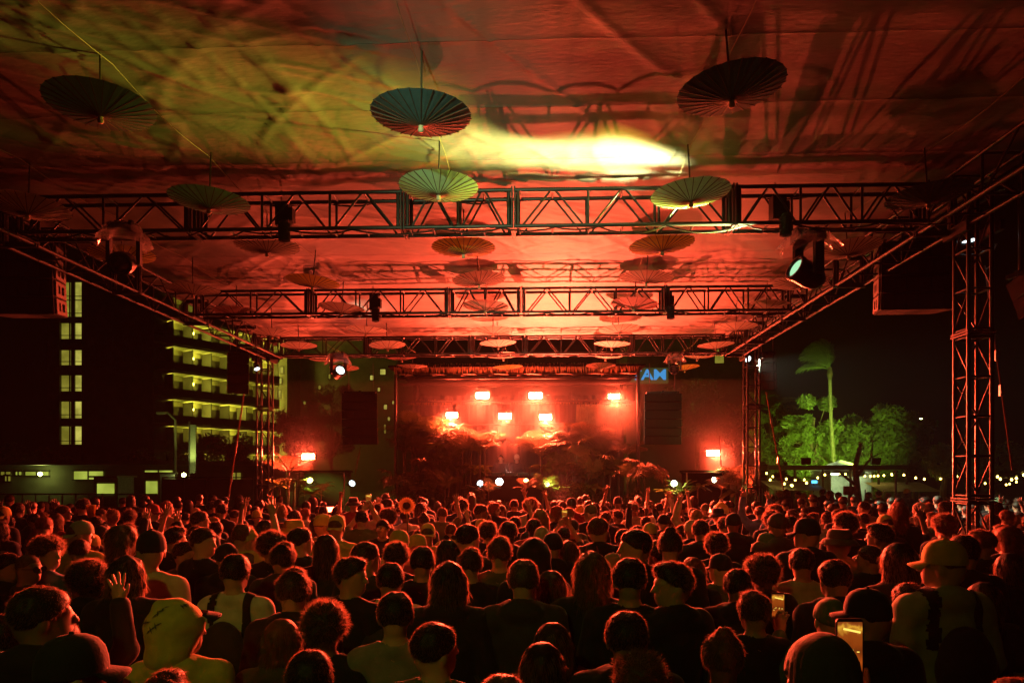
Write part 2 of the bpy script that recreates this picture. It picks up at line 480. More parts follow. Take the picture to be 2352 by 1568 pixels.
def moving_head(hang, aim, s, label, lens, cover=True, ch=1.0):
    hang = Vector(hang); aim = Vector(aim).normalized()
    t = thing('moving_head_light', hang, label, 'stage light', 'moving head lights on the trusses')
    MB().box((0,0,-.06*s), (.34*s,.24*s,.12*s)).box((-.1*s,0,.02*s), (.05*s,.06*s,.08*s)).box((.1*s,0,.02*s), (.05*s,.06*s,.08*s)).build('base', M_['black_metal'], t, T(hang))
    az = math.atan2(-aim.x, aim.y)
    MY = T(hang) @ RZ(az)
    y = MB()
    for sx in (-1, 1): y.box((sx*.19*s, 0, -.33*s), (.05*s, .12*s, .44*s))
    y.box((0,0,-.14*s), (.40*s,.14*s,.06*s))
    y.build('yoke', M_['black_metal'], t, MY)
    c = hang + Vector((0, 0, -.52*s))
    el = math.asin(max(-1, min(1, aim.z)))
    MH = T(c) @ RZ(az) @ RX(el - R(90))                  # local +z along the aim
    hd = MB().lathe([(0,-.20*s),(.09*s,-.19*s),(.135*s,-.12*s),(.15*s,0),(.145*s,.12*s),(.155*s,.17*s),(.155*s,.21*s),(.12*s,.21*s),(.115*s,.17*s)], 20).build('head', M_['black_metal'], t, MH, True)
    MB().lathe([(.118*s,.165*s),(.1*s,.185*s),(.05*s,.20*s),(0,.205*s)], 20).build('lens', lens, hd, MH, True)
    if cover:
        v = []; f = []; n = 40
        rs = [(.10,.02),(.17,.0),(.24,-.06),(.28,-.14),(.31,-.22),(.335,-.29)]
        for q, (r, z) in enumerate(rs):
            for i in range(n):
                a = 2*math.pi*i/n
                rr = r*s*(1 + (.05+.02*q)*math.sin(a*7+q) + .05*math.sin(a*3+2*q))
                v.append((rr*math.cos(a), rr*math.sin(a), (z*ch + .02*math.sin(a*5+1.3*q)*(q > 0))*s))
        for q in range(len(rs)-1):
            for i in range(n):
                j = (i+1) % n; f.append((q*n+i, q*n+j, (q+1)*n+j, (q+1)*n+i))
        link('rain_cover', mesh('rain_cover', v, f, M_['plastic'], True), t, T(hang))
    return t, c + aim*.212*s
def spot(name, loc, aim, power, col, size, blend, parent=None, radius=.05):
    d = bpy.data.lights.new(name, 'SPOT'); d.energy = power; d.color = col; d.spot_size = R(size); d.spot_blend = blend; d.shadow_soft_size = radius
    q = Vector(aim).normalized().to_track_quat('-Z', 'Y')
    o = link(name, d, parent, T(Vector(loc)) @ q.to_matrix().to_4x4())
    return o
# near right: throws the pale green-yellow streak over the fabric
h = Vector((3.30, 8.40, ZB - .03))
aim = Vector((-.90, -.25, .40)).normalized()
t, c = moving_head(h, aim, 1.0, 'moving head light with lit pale green lens under near truss at right', M_['lens_green'], True, .7)
spot('beam', c, (-.92, -.30, .28), 4200, (.95,.90,.07), 30, 1.0, t, .10)
spot('hot_core', c, (-.89, -.24, .41), 8000, (1.0,1.0,.42), 24, .75, t, .10)
h = at(285, 530, 8.05)
moving_head((h.x, h.y, ZB - .03), (.25, -.9, -.35), .85, 'dark moving head light under plastic cover on near truss at left', M_['lens_off'])
h = at(777, 805, 16.6)
t, c = moving_head((h.x, h.y, ZB - .03), (.5, -.75, .25), .9, 'moving head light with white-lit cover on far truss, left', M_['lens_white'])
spot('beam', c, (.45, -.72, .50), 160, (.75,1,.6), 30, .8, t)
h = at(1550, 803, 16.6)
t, c = moving_head((h.x, h.y, ZB - .03), (-.3, -.9, -.3), .72, 'moving head light under plastic cover on far truss, right', M_['lens_off'])

# on the rear truss behind the camera: the yellow-green light on the backs of the crowd
tr_ = thing('roof_truss', (0, -1.6, ZB), 'rear black box truss behind the camera', 'truss', 'cross trusses under the canopy')
for a, b in zip(NODES[:-1], NODES[1:]):
    L = b - a - .012
    truss_section(tr_, T(a + .006, -1.6, ZC), L, max(1, round(L / .87)))
t, c = moving_head((-1.6, -1.6, ZB - .03), (.06, 1.0, -.2), 1.0, 'moving head light with yellow-green beam on the rear truss', M_['lens_green'], False)
spot('beam', c, (.12, 1.0, .035), 2400, (.66,1.0,.50), 24, 1.0, t, .03)
spot('crowd_wash', c, (.12, 1.0, -.40), 85, (.86,1.0,.10), 70, 1.0, t, .03)

# small lamps clipped on towers
def clip_lamp(p, aim, r, label, m):
    t = thing('work_lamp', p, label, 'lamp', 'small lamps clipped to the towers')
    q = Vector(aim).normalized().to_track_quat('Z', 'Y').to_matrix().to_4x4()
    MB().lathe([(0,-.10),(r*.7,-.09),(r,-.02),(r*1.06,.03),(r*.96,.03),(r*.92,.0)], 18).build('housing', M_['black_metal'], t, T(Vector(p)) @ q, True)
    MB().lathe([(r*.93,.0),(r*.5,.012),(0,.016)], 18).build('lens', m, t, T(Vector(p)) @ q, True)
    MB().box((0,0,-.14), (.05,.05,.1)).build('clamp', M_['black_metal'], t, T(Vector(p)) @ q)
    return t
M_['lamp_white'] = glow('lamp_white', (.72,.95,1.0), 6)
p = at(2228, 550, 8.9)
t = clip_lamp(p, (.05, -.10, -1), .105, 'round white lit lamp facing down beside the right tower', M_['lamp_white'])

p = at(1718, 824, 17.1)
t = clip_lamp(p, (.3, -.9, -.6), .085, 'small white lit lamp high on the far right tower', M_['lamp_white'])
spot('flood', p + Vector((.12,-.12,-.06)), (1.0, -.25, -.52), 3200, (.78,1.0,.66), 84, .8, t, .02)
p = at(590, 846, 17.1)
clip_lamp(p, (.5, -.5, -1), .075, 'small white lit lamp high on the far left tower', M_['lamp_white'])

# power cables tied along the trusses
rc = random.Random(12)
for y, zc_, lab in ((Y1-.17, ZB-.03, 'black power cable swagging below the near truss'), (Y1+.17, ZT+.03, 'black power cable tied along the top of the near truss'), (Y2-.17, ZB-.03, 'black power cable swagging below the middle truss'), (Y3-.17, ZB-.03, 'black power cable swagging below the far truss')):
    pts = []; x = -6.3
    while x < 4.5:
        st = rc.uniform(.5, 1.1); sg = rc.uniform(.01, .09)
        for q in range(6): pts.append((x + st*q/6, y + rc.uniform(-.01,.01), zc_ - sg*4*(q/6)*(1-q/6)))
        x += st
    t = thing('power_cable', pts[0], lab, 'cable', 'cables tied to the trusses')
    MB().tube(pts, .011, 5).build('strand', M_['cabinet'], t)
for x, y, lab in ((-3.1, Y1, 'chain hoist above the near truss, left'), (2.9, Y1, 'chain hoist above the near truss, right'), (-3.0, Y2, 'chain hoist on the middle truss, left'), (2.4, Y2, 'chain hoist on the middle truss, right')):
    t = thing('chain_hoist', (x, y, ZC), lab, 'hoist', 'chain hoists on the trusses')
    MB().box((x, y, ZC), (.16,.16,.28)).box((x+.10, y, ZC), (.05,.12,.16)).build('motor_body', M_['cabinet'], t)
    MB().bar((x-.03, y, ZC+.17), (x-.03, y, ZT+.1), .01, 5).build('chain', M_['steel'], t)
    MB().lathe([(.03,0),(.075,-.05),(.07,-.26),(0,-.28)], 10).build('chain_bag', M_['black_cloth'], t, T(x+.05, y-.12, ZC-.1))
# guy straps and cables
def strap(pts, r, label, m, cat='strap', name='guy_strap'):
    t = thing(name, pts[-1], label, cat)
    MB().tube(pts, r, 6).build('strand', m, t)
    for q in (1, len(pts)-2):
        MB().box((0,0,0), (.05,.04,.14)).build('ratchet', M_['steel'], t, T(Vector(pts[q])))
    return t
A = at(560, 905, 17.0); B = at(524, 1145, 15.6); strap([A, A.lerp(B, .5), A.lerp(B, .82), B], .022, 'red-lit chain strap slanting down left of the far left tower', M_['webbing'])
A = at(1760, 900, 17.4); B = at(1800, 1125, 17.0); strap([A, A.lerp(B, .3), A.lerp(B, .7), B], .018, 'red-lit strap slanting down right of the far right tower', M_['webbing'])
A = at(2262, 610, 9.2); B = at(2325, 1080, 8.8); strap([A, A.lerp(B, .45), A.lerp(B, .62), B], .012, 'guy chain hanging at the right edge beyond the tower', M_['webbing'])
A = at(828, 1025, 20); B = at(815, 1090, 20); strap([A, A.lerp(B, .4), A.lerp(B, .7), B], .012, 'thin rope below the left stage speaker column', M_['webbing'], 'rope', 'tail_rope')
A = at(1654, 1020, 20); B = at(1660, 1090, 20); strap([at(1655-2,1000,20), at(1654,1030,20), at(1656,1060,20), B], .010, 'thin rope below the right stage speaker column', M_['webbing'], 'rope', 'tail_rope')
pts = [at(2252, 560, 8.7), at(2250, 585, 8.7), at(2256, 612, 8.7), at(2266, 618, 8.7), at(2275, 610, 8.7), at(2282, 575, 8.7), at(2290, 560, 8.7)]
t = thing('loose_cable', pts[0], 'pale loose cable looping down beside the right tower top', 'cable'); MB().tube(pts, .008, 5).build('strand', mat('pale_cable', (.5,.5,.5), .5), t)
pts = [at(2060, 425, 8.3), at(2130, 445, 8.0), at(2240, 430, 7.7), at(2352, 395, 7.4)]
t = thing('loose_cable', pts[0], 'dark cable swagging along the right roof corner', 'cable'); MB().tube(pts, .012, 5).build('strand', M_['black_metal'], t)
# speaker corner entering at the right edge
p = at(2362, 640, 8.0); line_array(p, 2, .42, .24, .3, R(20), R(-20), 'grey speaker corner poking in at the right edge', 5.9, 2, False)
# ================================================================== the stage
DST = 21.0
M_['strobe'] = glow('red_strobe', (1.0, .070, .026), 1500)
M_['strobe_side'] = glow('red_strobe_side', (1.0, .070, .026), 1500)
BP = 11500
def strobe(u, v, d, wd, label, up=3, m=None, yaw=0):
    p = at(u, v, d)
    t = thing('strobe_light', p, label, 'stage light', 'red strobe panels on the stage')
    M0 = T(p) @ RZ(R(yaw)) @ RX(R(-up))
    h = wd*.42
    MB().box((0,.05,0), (wd+.05,.09,h+.05)).box((0,-.002,h/2+.014), (wd+.05,.02,.02)).box((0,-.002,-h/2-.014), (wd+.05,.02,.02)).build('housing', M_['black_metal'], t, M0)
    MB().add([(-wd/2,-.004,-h/2),(wd/2,-.004,-h/2),(wd/2,-.004,h/2),(-wd/2,-.004,h/2)], [(0,1,2,3)]).build('light_panel', m or M_['strobe'], t, M0)
    spot('beam', p + M0.to_3x3() @ Vector((0,-.03,0)), M0.to_3x3() @ Vector((0,-1,-.62)), BP, (1.0,.075,.028), 72, .6, t, .06)
    y = MB()
    for s in (-1, 1): y.box((s*(wd/2+.05), .04, .05), (.015,.04,h+.12))
    y.box((0,.04,h/2+.11), (wd+.115,.04,.014)); y.build('yoke', M_['black_metal'], t, M0)
    return t
for u, v, wd, lab in ((1108,908,.40,'upper left red strobe panel glowing over the stage'), (1230,908,.40,'upper middle red strobe panel glowing over the stage'),
                      (1410,910,.34,'upper right red strobe panel glowing over the stage'), (1038,953,.35,'lower left red strobe panel glowing among palm leaves'),
                      (1160,955,.38,'lower middle red strobe panel glowing behind the performers'), (1253,957,.37,'lower right red strobe panel glowing behind the performers')):
    strobe(u, v, 21.6, wd, lab)
strobe(708, 1048, 21.2, .38, 'red strobe panel low at the left side of the stage', 12, M_['strobe_side'])
strobe(1638, 1040, 21.2, .38, 'red strobe panel low at the right side of the stage', 12, M_['strobe_side'])

def pit_uplight(u, d, z, aim, power, label, size=76):
    p = at(u, 1090, d); p.z = z
    t = thing('red_uplight', p, label, 'stage light', 'red uplights in the pit before the stage')
    q = Vector(aim).normalized().to_track_quat('Z', 'Y').to_matrix().to_4x4()
    MB().box((0,0,-.10), (.46,.22,.16)).build('housing', M_['black_metal'], t, T(p) @ q)
    MB().box((0,0,-.01), (.42,.18,.012)).build('lens', glow('uplight_lens', (1,.08,.03), 40), t, T(p) @ q)
    MB().box((.27,0,-.1), (.02,.06,.2)).box((-.27,0,-.1), (.02,.06,.2)).build('bracket', M_['black_metal'], t, T(p) @ q)
    MB().bar((p.x, p.y+.02, 0), (p.x, p.y+.02, z-.2), .03, 6).build('stand', M_['black_metal'], t)
    spot('wash', p + Vector(aim).normalized()*.03, aim, power, (1.0,.085,.038), size, 1.0, t, .05)
pit_uplight(1290, 19.3, 1.35, (-.05,-.62,.80), 27000, 'red uplight behind the front rows at the middle of the pit')
pit_uplight(760, 18.8, 1.35, (.25,-.62,.74), 1200, 'red uplight behind the front rows at the left of the pit')
pit_uplight(1640, 18.7, 1.35, (-.25,-.62,.74), 1200, 'red uplight behind the front rows at the right of the pit')

# deck, skirt, back wall
c0 = at(1176, 1090, 22.6)
sx0, sx1 = at(900,1090,20.6).x, at(1470,1090,20.6).x
st = thing('stage', ((sx0+sx1)/2, 22.4, 0), 'low black stage platform with dark skirt behind the crowd', 'stage')
MB().box(((sx0+sx1)/2, 22.9, 1.15), (sx1-sx0, 4.6, .10)).build('deck', M_['black_cloth'], st)
# pleated skirt
n = 90; v = []; f = []
for i in range(n+1):
    x = sx0 + (sx1-sx0)*i/n; y = 20.58 + .03*math.sin(i*1.9)
    v += [(x, y, .01), (x, y, 1.10)]
for i in range(n): f.append((2*i, 2*i+2, 2*i+3, 2*i+1))
link('skirt', mesh('skirt', v, f, M_['black_cloth'], True), st)
for k in range(5):
    x = sx0 + (sx1-sx0)*k/4
    MB().bar((x, 24.9, 1.2), (x, 24.9, 5.3), .05, 8).build('rear_post', M_['truss'], st)
# backdrop curtain
n = 120; v = []; f = []
for i in range(n+1):
    x = sx0 + (sx1-sx0)*i/n; y = 25.05 + .06*math.sin(i*1.3) + .03*math.sin(i*.41)
    v += [(x, y, 1.2), (x, y, 5.2)]
for i in range(n): f.append((2*i, 2*i+2, 2*i+3, 2*i+1))
t = thing('backdrop_curtain', ((sx0+sx1)/2, 25, 1.2), 'dark red-lit curtain hanging behind the performers', 'curtain')
link('drape', mesh('drape', v, f, mat('dark_curtain', (.015,.012,.012), .9), True), t)
# stage roof: frame, fabric ceiling and a thatch fringe
rf = thing('stage_roof', ((sx0+sx1)/2, 22.5, 5.2), 'low stage roof with thatched front fringe lit red from below', 'stage roof')
zr = at(1176, 868, 21).z
MB().box(((sx0+sx1)/2, 22.9, zr + .32), (sx1-sx0+.3, 4.6, .06)).build('roof_sheet', M_['black_cloth'], rf)
n = 60; v = []; f = []
for i in range(n+1):
    x = sx0 + (sx1-sx0)*i/n
    for q in range(6):
        y = 20.9 + .78*q/5; z = zr + .10 + .14*q/5 + .02*math.sin(i*.8+q)
        v.append((x, y, z))
for i in range(n):
    for q in range(5): a = i*6+q; f.append((a, a+6, a+7, a+1))
link('valance', mesh('valance', v, f, mat('pale_valance', (.30,.24,.20), .8, noise=.3, nscale=3), True), rf)
for zz, yy in ((zr-.02, 20.85), (zr-.62, 21.9), (zr-.62, 22.4), (zr-1.30, 22.6), (zr-.10, 21.6)):
    MB().bar((sx0, yy, zz), (sx1, yy, zz), .035, 8).build('lighting_bar', M_['truss'], rf)
for x in (sx0 + .05, sx1 - .05):
    for yy in (20.75, 24.8):
        MB().bar((x, yy, .02), (x, yy, zr + .3), .05, 8).build('corner_post', M_['truss'], rf)
for k in range(9):
    x = sx0 + .3 + (sx1-sx0-.6)*k/8
    MB().bar((x, 20.9, zr+.06), (x+.15, 21.66, zr+.20), .02, 6).build('rafter', M_['truss'], rf)
M_['thatch'] = mat('dry_thatch', (.34,.25,.14), .8, noise=.4, nscale=6, trans=.25)
def fringe(x0, x1, y, z, L, n, seed, spread=.25):
    r = random.Random(seed); b = MB()
    for i in range(n):
        x = x0 + (x1-x0)*r.random(); yy = y + r.uniform(-spread, spread)*.5; l = L*r.uniform(.5, 1.1); w = r.uniform(.006, .016)
        dx = r.uniform(-.1,.1)*l; dy = r.uniform(-.15,.05)*l
        zz = z + r.uniform(-.06,.06)
        b.add([(x-w,yy,zz),(x+w,yy,zz),(x+w*.6+dx*.5,yy+dy*.6,zz-l*.5),(x-w*.6+dx*.5,yy+dy*.6,zz-l*.5),(x+dx,yy+dy,zz-l)], [(0,1,2,3),(3,2,4)])
    return b
o = fringe(sx0, sx1, 20.72, zr + .36, .26, 900, 3).build('thatch_fringe', M_['thatch'], rf); o['kind'] = 'stuff'
o = fringe(sx0+.2, sx1, 22.0, zr - .58, .16, 500, 4).build('leaf_garland', M_['thatch'], rf); o['kind'] = 'stuff'
p = at(1390, 935, 21.6)
t = thing('thatch_curtain', (p.x, p.y, p.z), 'hanging thatch curtain under the stage roof at right', 'thatch')
o = fringe(at(1325,0,21.6).x, at(1452,0,21.6).x, p.y, p.z+.03, .95, 900, 5, .5).build('straw', M_['thatch'], t); o['kind'] = 'stuff'
MB().bar((at(1325,0,21.6).x, p.y, p.z+.05), (at(1452,0,21.6).x, p.y, p.z+.05), .03, 6).build('rail', M_['truss'], t)

# performers' table
a = at(1112, 1092, 21.3); b = at(1262, 1092, 21.3)
t = thing('dj_table', ((a.x+b.x)/2, a.y, 1.2), 'dark table with mixer decks in front of the performers', 'table')
MB().box(((a.x+b.x)/2, a.y, a.z - .03), (b.x-a.x, .8, .05)).build('top', M_['black_cloth'], t)
MB().box(((a.x+b.x)/2, a.y-.36, (a.z+1.2)/2-.03), (b.x-a.x-.06, .03, a.z-1.26)).build('front_panel', M_['black_cloth'], t)
for k in range(4):
    x = a.x + (b.x-a.x)*(.2+.2*k)
    dk = MB().box((x, a.y, a.z+.05), (.34,.38,.09)).build('player_deck', M_['black_metal'], t)
    MB().lathe([(.12,.097),(.12,.115),(0,.117)], 20).build('jog_wheel', M_['steel'], dk, T(x, a.y, a.z))

# lip lamps
def lip_lamp(u, v, d, r, col, st_, label, aim=(0,-1,.25), power=0, pc=None, pt=(0,.3,.6), size=90):
    p = at(u, v, d)
    t = thing('par_lamp', p, label, 'stage light', 'small lamps along the stage front')
    q = Vector(aim).normalized().to_track_quat('Z', 'Y').to_matrix().to_4x4()
    MB().lathe([(0,-.14),(r*.8,-.13),(r,0),(r*1.04,.05),(r*.94,.05),(r*.9,.012)], 16).build('housing', M_['black_metal'], t, T(p) @ q, True)
    MB().lathe([(r*.92,.012),(r*.5,.03),(0,.035)], 16).build('lens', glow('lens_'+label[:12].replace(' ','_'), col, st_), t, T(p) @ q, True)
    MB().box((r*1.1,0,-.06), (.02,.03,.1)).box((-r*1.1,0,-.06), (.02,.03,.1)).box((0,0,-.17), (r*2.2,.03,.02)).build('yoke', M_['black_metal'], t, T(p) @ q)
    if power: spot('wash', p + Vector((0,-.1,.12)), pt, power, pc or col, size, .8, t, .06)
lip_lamp(808, 1110, 19.8, .10, (.75,.95,1), 5, 'tilted white lamp lit at the left stage front', (.55,-.8,.3))
lip_lamp(1103, 1110, 20.3, .10, (.8,.95,1), 6, 'white ring-like lamp left of the table front', (.0,-1,.1))
lip_lamp(1147, 1106, 20.3, .12, (.85,1,.95), 14, 'bright white lamp under the performers table', (0,-1,.15))
t_ = thing('performer_fill_lamp', at(1168, 1086, 21.0), 'small added lamp at the table edge lighting the performers', 'lamp')
MB().lathe([(.0,.05),(.03,.04),(.04,0)], 10).build('shade', M_['black_metal'], t_, T(at(1168, 1084, 21.0)))
spot('glow', at(1168, 1084, 21.0) + Vector((0,.05,.05)), (0,1,.35), 14, (1,.55,.4), 120, .8, t_, .03)  # unseen lamp added to light the performers from the front
lip_lamp(1208, 1104, 20.4, .08, (1,.95,.35), 14, 'yellow lamp among grass right of the table', (0,-1,.6), 70, (1,.85,.12), (0.1,-.4,.3), 120)
lip_lamp(1256, 1112, 20.3, .09, (1,1,.4), 16, 'yellow-green lamp shining on ferns right of the table', (.1,-1,.5), 160, (.85,1,.15), (.3,-.5,-.1), 130)
lip_lamp(1548, 1110, 19.6, .10, (.95,1,.8), 16, 'white lamp with leaf glow below the right speaker column', (0,-1,.1), 90, (.85,1,.12), (-.15,-.6,-.25), 120)
lip_lamp(1640, 1102, 19.4, .09, (1,1,.7), 12, 'pale lamp inside the right side booth', (0,-1,.2), 60, (.9,1,.2), (0,.2,.7), 130)
lip_lamp(712, 1104, 19.4, .09, (1,1,.4), 10, 'yellow-green lamp lighting leaves in the left side booth', (.1,-1,.5), 170, (.80,1,.10), (0,.25,-.4), 140)

# side booths beneath the side strobes
for u0, u1, lab in ((682, 800, 'dark booth under the left side strobe with lit leaves'), (1570, 1690, 'dark booth under the right side strobe')):
    a = at(u0, 1082, 19.8); b = at(u1, 1082, 19.8)
    t = thing('side_booth', ((a.x+b.x)/2, a.y, 0), lab, 'booth', 'booths beside the stage')
    MB().box(((a.x+b.x)/2, a.y+.1, a.z), (b.x-a.x, .9, .06)).build('top', M_['black_metal'], t)
    MB().box(((a.x+b.x)/2, a.y+.5, a.z/2), (b.x-a.x-.1, .05, a.z-.08)).build('back_panel', M_['black_cloth'], t)
    MB().box(((a.x+b.x)/2, a.y-.2, .62), (b.x-a.x-.1, .05, 1.2)).build('front_panel', M_['black_cloth'], t)
    for x in (a.x+.03, b.x-.03): MB().bar((x, a.y-.28, .01), (x, a.y-.28, a.z-.04), .025, 6).build('post', M_['steel'], t)
# crowd barrier
a = at(640, 1140, 18.2); b = at(1720, 1140, 18.2)
n = 9
for k in range(n):
    x0 = a.x + (b.x-a.x)*k/n; x1 = a.x + (b.x-a.x)*(k+1)/n - .03
    t = thing('crowd_barrier', ((x0+x1)/2, 18.3, 0), f'{ORD[k]} dark crowd barrier from the left, before the stage', 'barrier', 'barriers before the stage')
    MB().box(((x0+x1)/2, 18.3, .62), (x1-x0, .03, 1.0)).build('panel', M_['black_metal'], t)
    MB().bar((x0, 18.3, 1.15), (x1, 18.3, 1.15), .03, 6).build('top_rail', M_['steel'], t)
    for x in (x0+.1, x1-.1): MB().bar((x, 18.33, 1.1), (x, 19.3, .03), .02, 5).build('stay', M_['steel'], t)

# ------------------------------------------------------------------ foliage
M_['leaf'] = mat('leaf', (.12,.14,.05), .45, noise=.35, nscale=5, trans=.3)
M_['leaf_dry'] = mat('leaf_dry', (.18,.14,.08), .6, noise=.35, nscale=5, trans=.3)
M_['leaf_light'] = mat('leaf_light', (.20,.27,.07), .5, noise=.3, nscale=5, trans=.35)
M_['bark'] = mat('bark', (.16,.12,.09), .9, noise=.35, nscale=9, bump=.5, bscale=30)
def frond_mesh(name, L, n, leaf, droop, m, seed, vee=.45):
    r = random.Random(seed); v = []; f = []
    prev = None
    def pt(t):
        return Vector((0, L*t*(1-.18*t*droop), L*(.55*t - droop*.75*t*t)))
    for i in range(n):
        t = .12 + .88*i/(n-1); p = pt(t); tg = (pt(min(1, t+.03)) - pt(t-.03)).normalized()
        l = leaf*math.sin(math.pi*(.12+.85*t))**.8*r.uniform(.85,1.1); w = L/n*.22
        for s in (-1, 1):
            side = Vector((s,0,0)); up = side.cross(tg)*s
            d = (side*.86 + tg*.5 + Vector((0,0,vee*.5))).normalized()
            q1 = p + d*l*.55 + Vector((0,0,-.06*l)); q2 = p + d*l + Vector((0,0,-.32*l*r.uniform(.6,1.4)))
            k = len(v)
            v += [p - tg*w, p + tg*w, q1 + tg*w*.9, q1 - tg*w*.9, q2]
            f += [(k,k+1,k+2,k+3),(k+3,k+2,k+4)]
    b = MB(); b.v = [tuple(x) for x in v]; b.f = f
    b.tube([pt(t) for t in np.linspace(0,1,7)], .014*L, 4, .004*L)
    return b.mesh(name, m)
FR = [frond_mesh('frond', 1.0, 15, .44, .55, M_['leaf'], 1), frond_mesh('frond', 1.0, 14, .40, .95, M_['leaf'], 2), frond_mesh('frond', 1.0, 15, .44, .7, M_['leaf_dry'], 3)]
def fan_mesh(m, seed):
    r = random.Random(seed); v = []; f = []
    n = 22
    for i in range(n):
        a = R(-150 + 300*i/(n-1)); l = .5*r.uniform(.85,1.05); w = .03
        d = Vector((math.sin(a), math.cos(a), 0)); s = Vector((d.y,-d.x,0))
        k = len(v)
        z1 = .06*r.uniform(.5,1.2); z2 = -.10*r.uniform(.3,1.8)
        v += [d*.03, d*l*.6 + s*w + Vector((0,0,z1)), d*l*.6 - s*w + Vector((0,0,z1)), d*l + Vector((0,0,z2))]
        f += [(k,k+1,k+2),(k+2,k+1,k+3)]
    b = MB(); b.v = [tuple(x) for x in v]; b.f = f
    b.bar((0,0,0), (0,-.55,-.25), .008, 4)
    return b.mesh('fan_leaf', m)
FAN = [fan_mesh(M_['leaf'], 1), fan_mesh(M_['leaf_dry'], 2)]
def broad_mesh(m):
    v = []; f = []
    n = 6
    for i in range(n+1):
        t = i/n; wd = .14*math.sin(math.pi*min(1, t*.9+.08))
        y = .6*t; z = .12*t - .25*t*t
        v += [(-wd, y, z+.03), (0, y, z), (wd, y, z+.03)]
    for i in range(n):
        k = 3*i; f += [(k,k+1,k+4,k+3),(k+1,k+2,k+5,k+4)]
    return mesh('broad_leaf', v, f, m, True)
BROAD = [broad_mesh(M_['leaf']), broad_mesh(M_['leaf_light'])]
def plant(base, kind, n, size, label, lean=0, seed=0, stem=.3, light=False, cat='plant', group='jungle plants dressing the stage', el=(-25,45)):
    r = random.Random(seed); base = Vector(base)
    t = thing('palm_plant' if kind in ('palm','fan') else 'leafy_plant', base, label, cat, group)
    MB().tube([base, base + Vector((.02,.01,stem*.5)), base + Vector((.03,0,stem))], .030*size+.01, 6, .018*size+.008).build('stem', M_['bark'], t)
    top = base + Vector((.03,0,stem))
    for i in range(n):
        a = 2*math.pi*i/n + r.uniform(-.3,.3); e = R(r.uniform(*el))
        s = size*r.uniform(.8,1.15)
        if kind == 'palm': e = R(r.uniform(5, 72)); s *= 1.12
        if kind == 'palm': me = r.choice(FR[:2]) if not light else FR[2]; nm = 'frond'
        elif kind == 'fan': me = FAN[1 if light else 0]; nm = 'fan_leaf'
        else: me = BROAD[1 if light else 0]; nm = 'leaf'
        if kind == 'fan':
            tipp = top + Vector((-math.sin(a)*math.cos(e), math.cos(a)*math.cos(e), math.sin(e)))*s*.6
            link(nm, me, t, T(tipp) @ RZ(a) @ RX(e - R(r.uniform(10,60))) @ S(s, s, s))
        else:
            link(nm, me, t, T(top) @ RZ(a) @ RX(e*.8) @ RY(r.uniform(-.4,.4)) @ S(s, s, s))
    return t
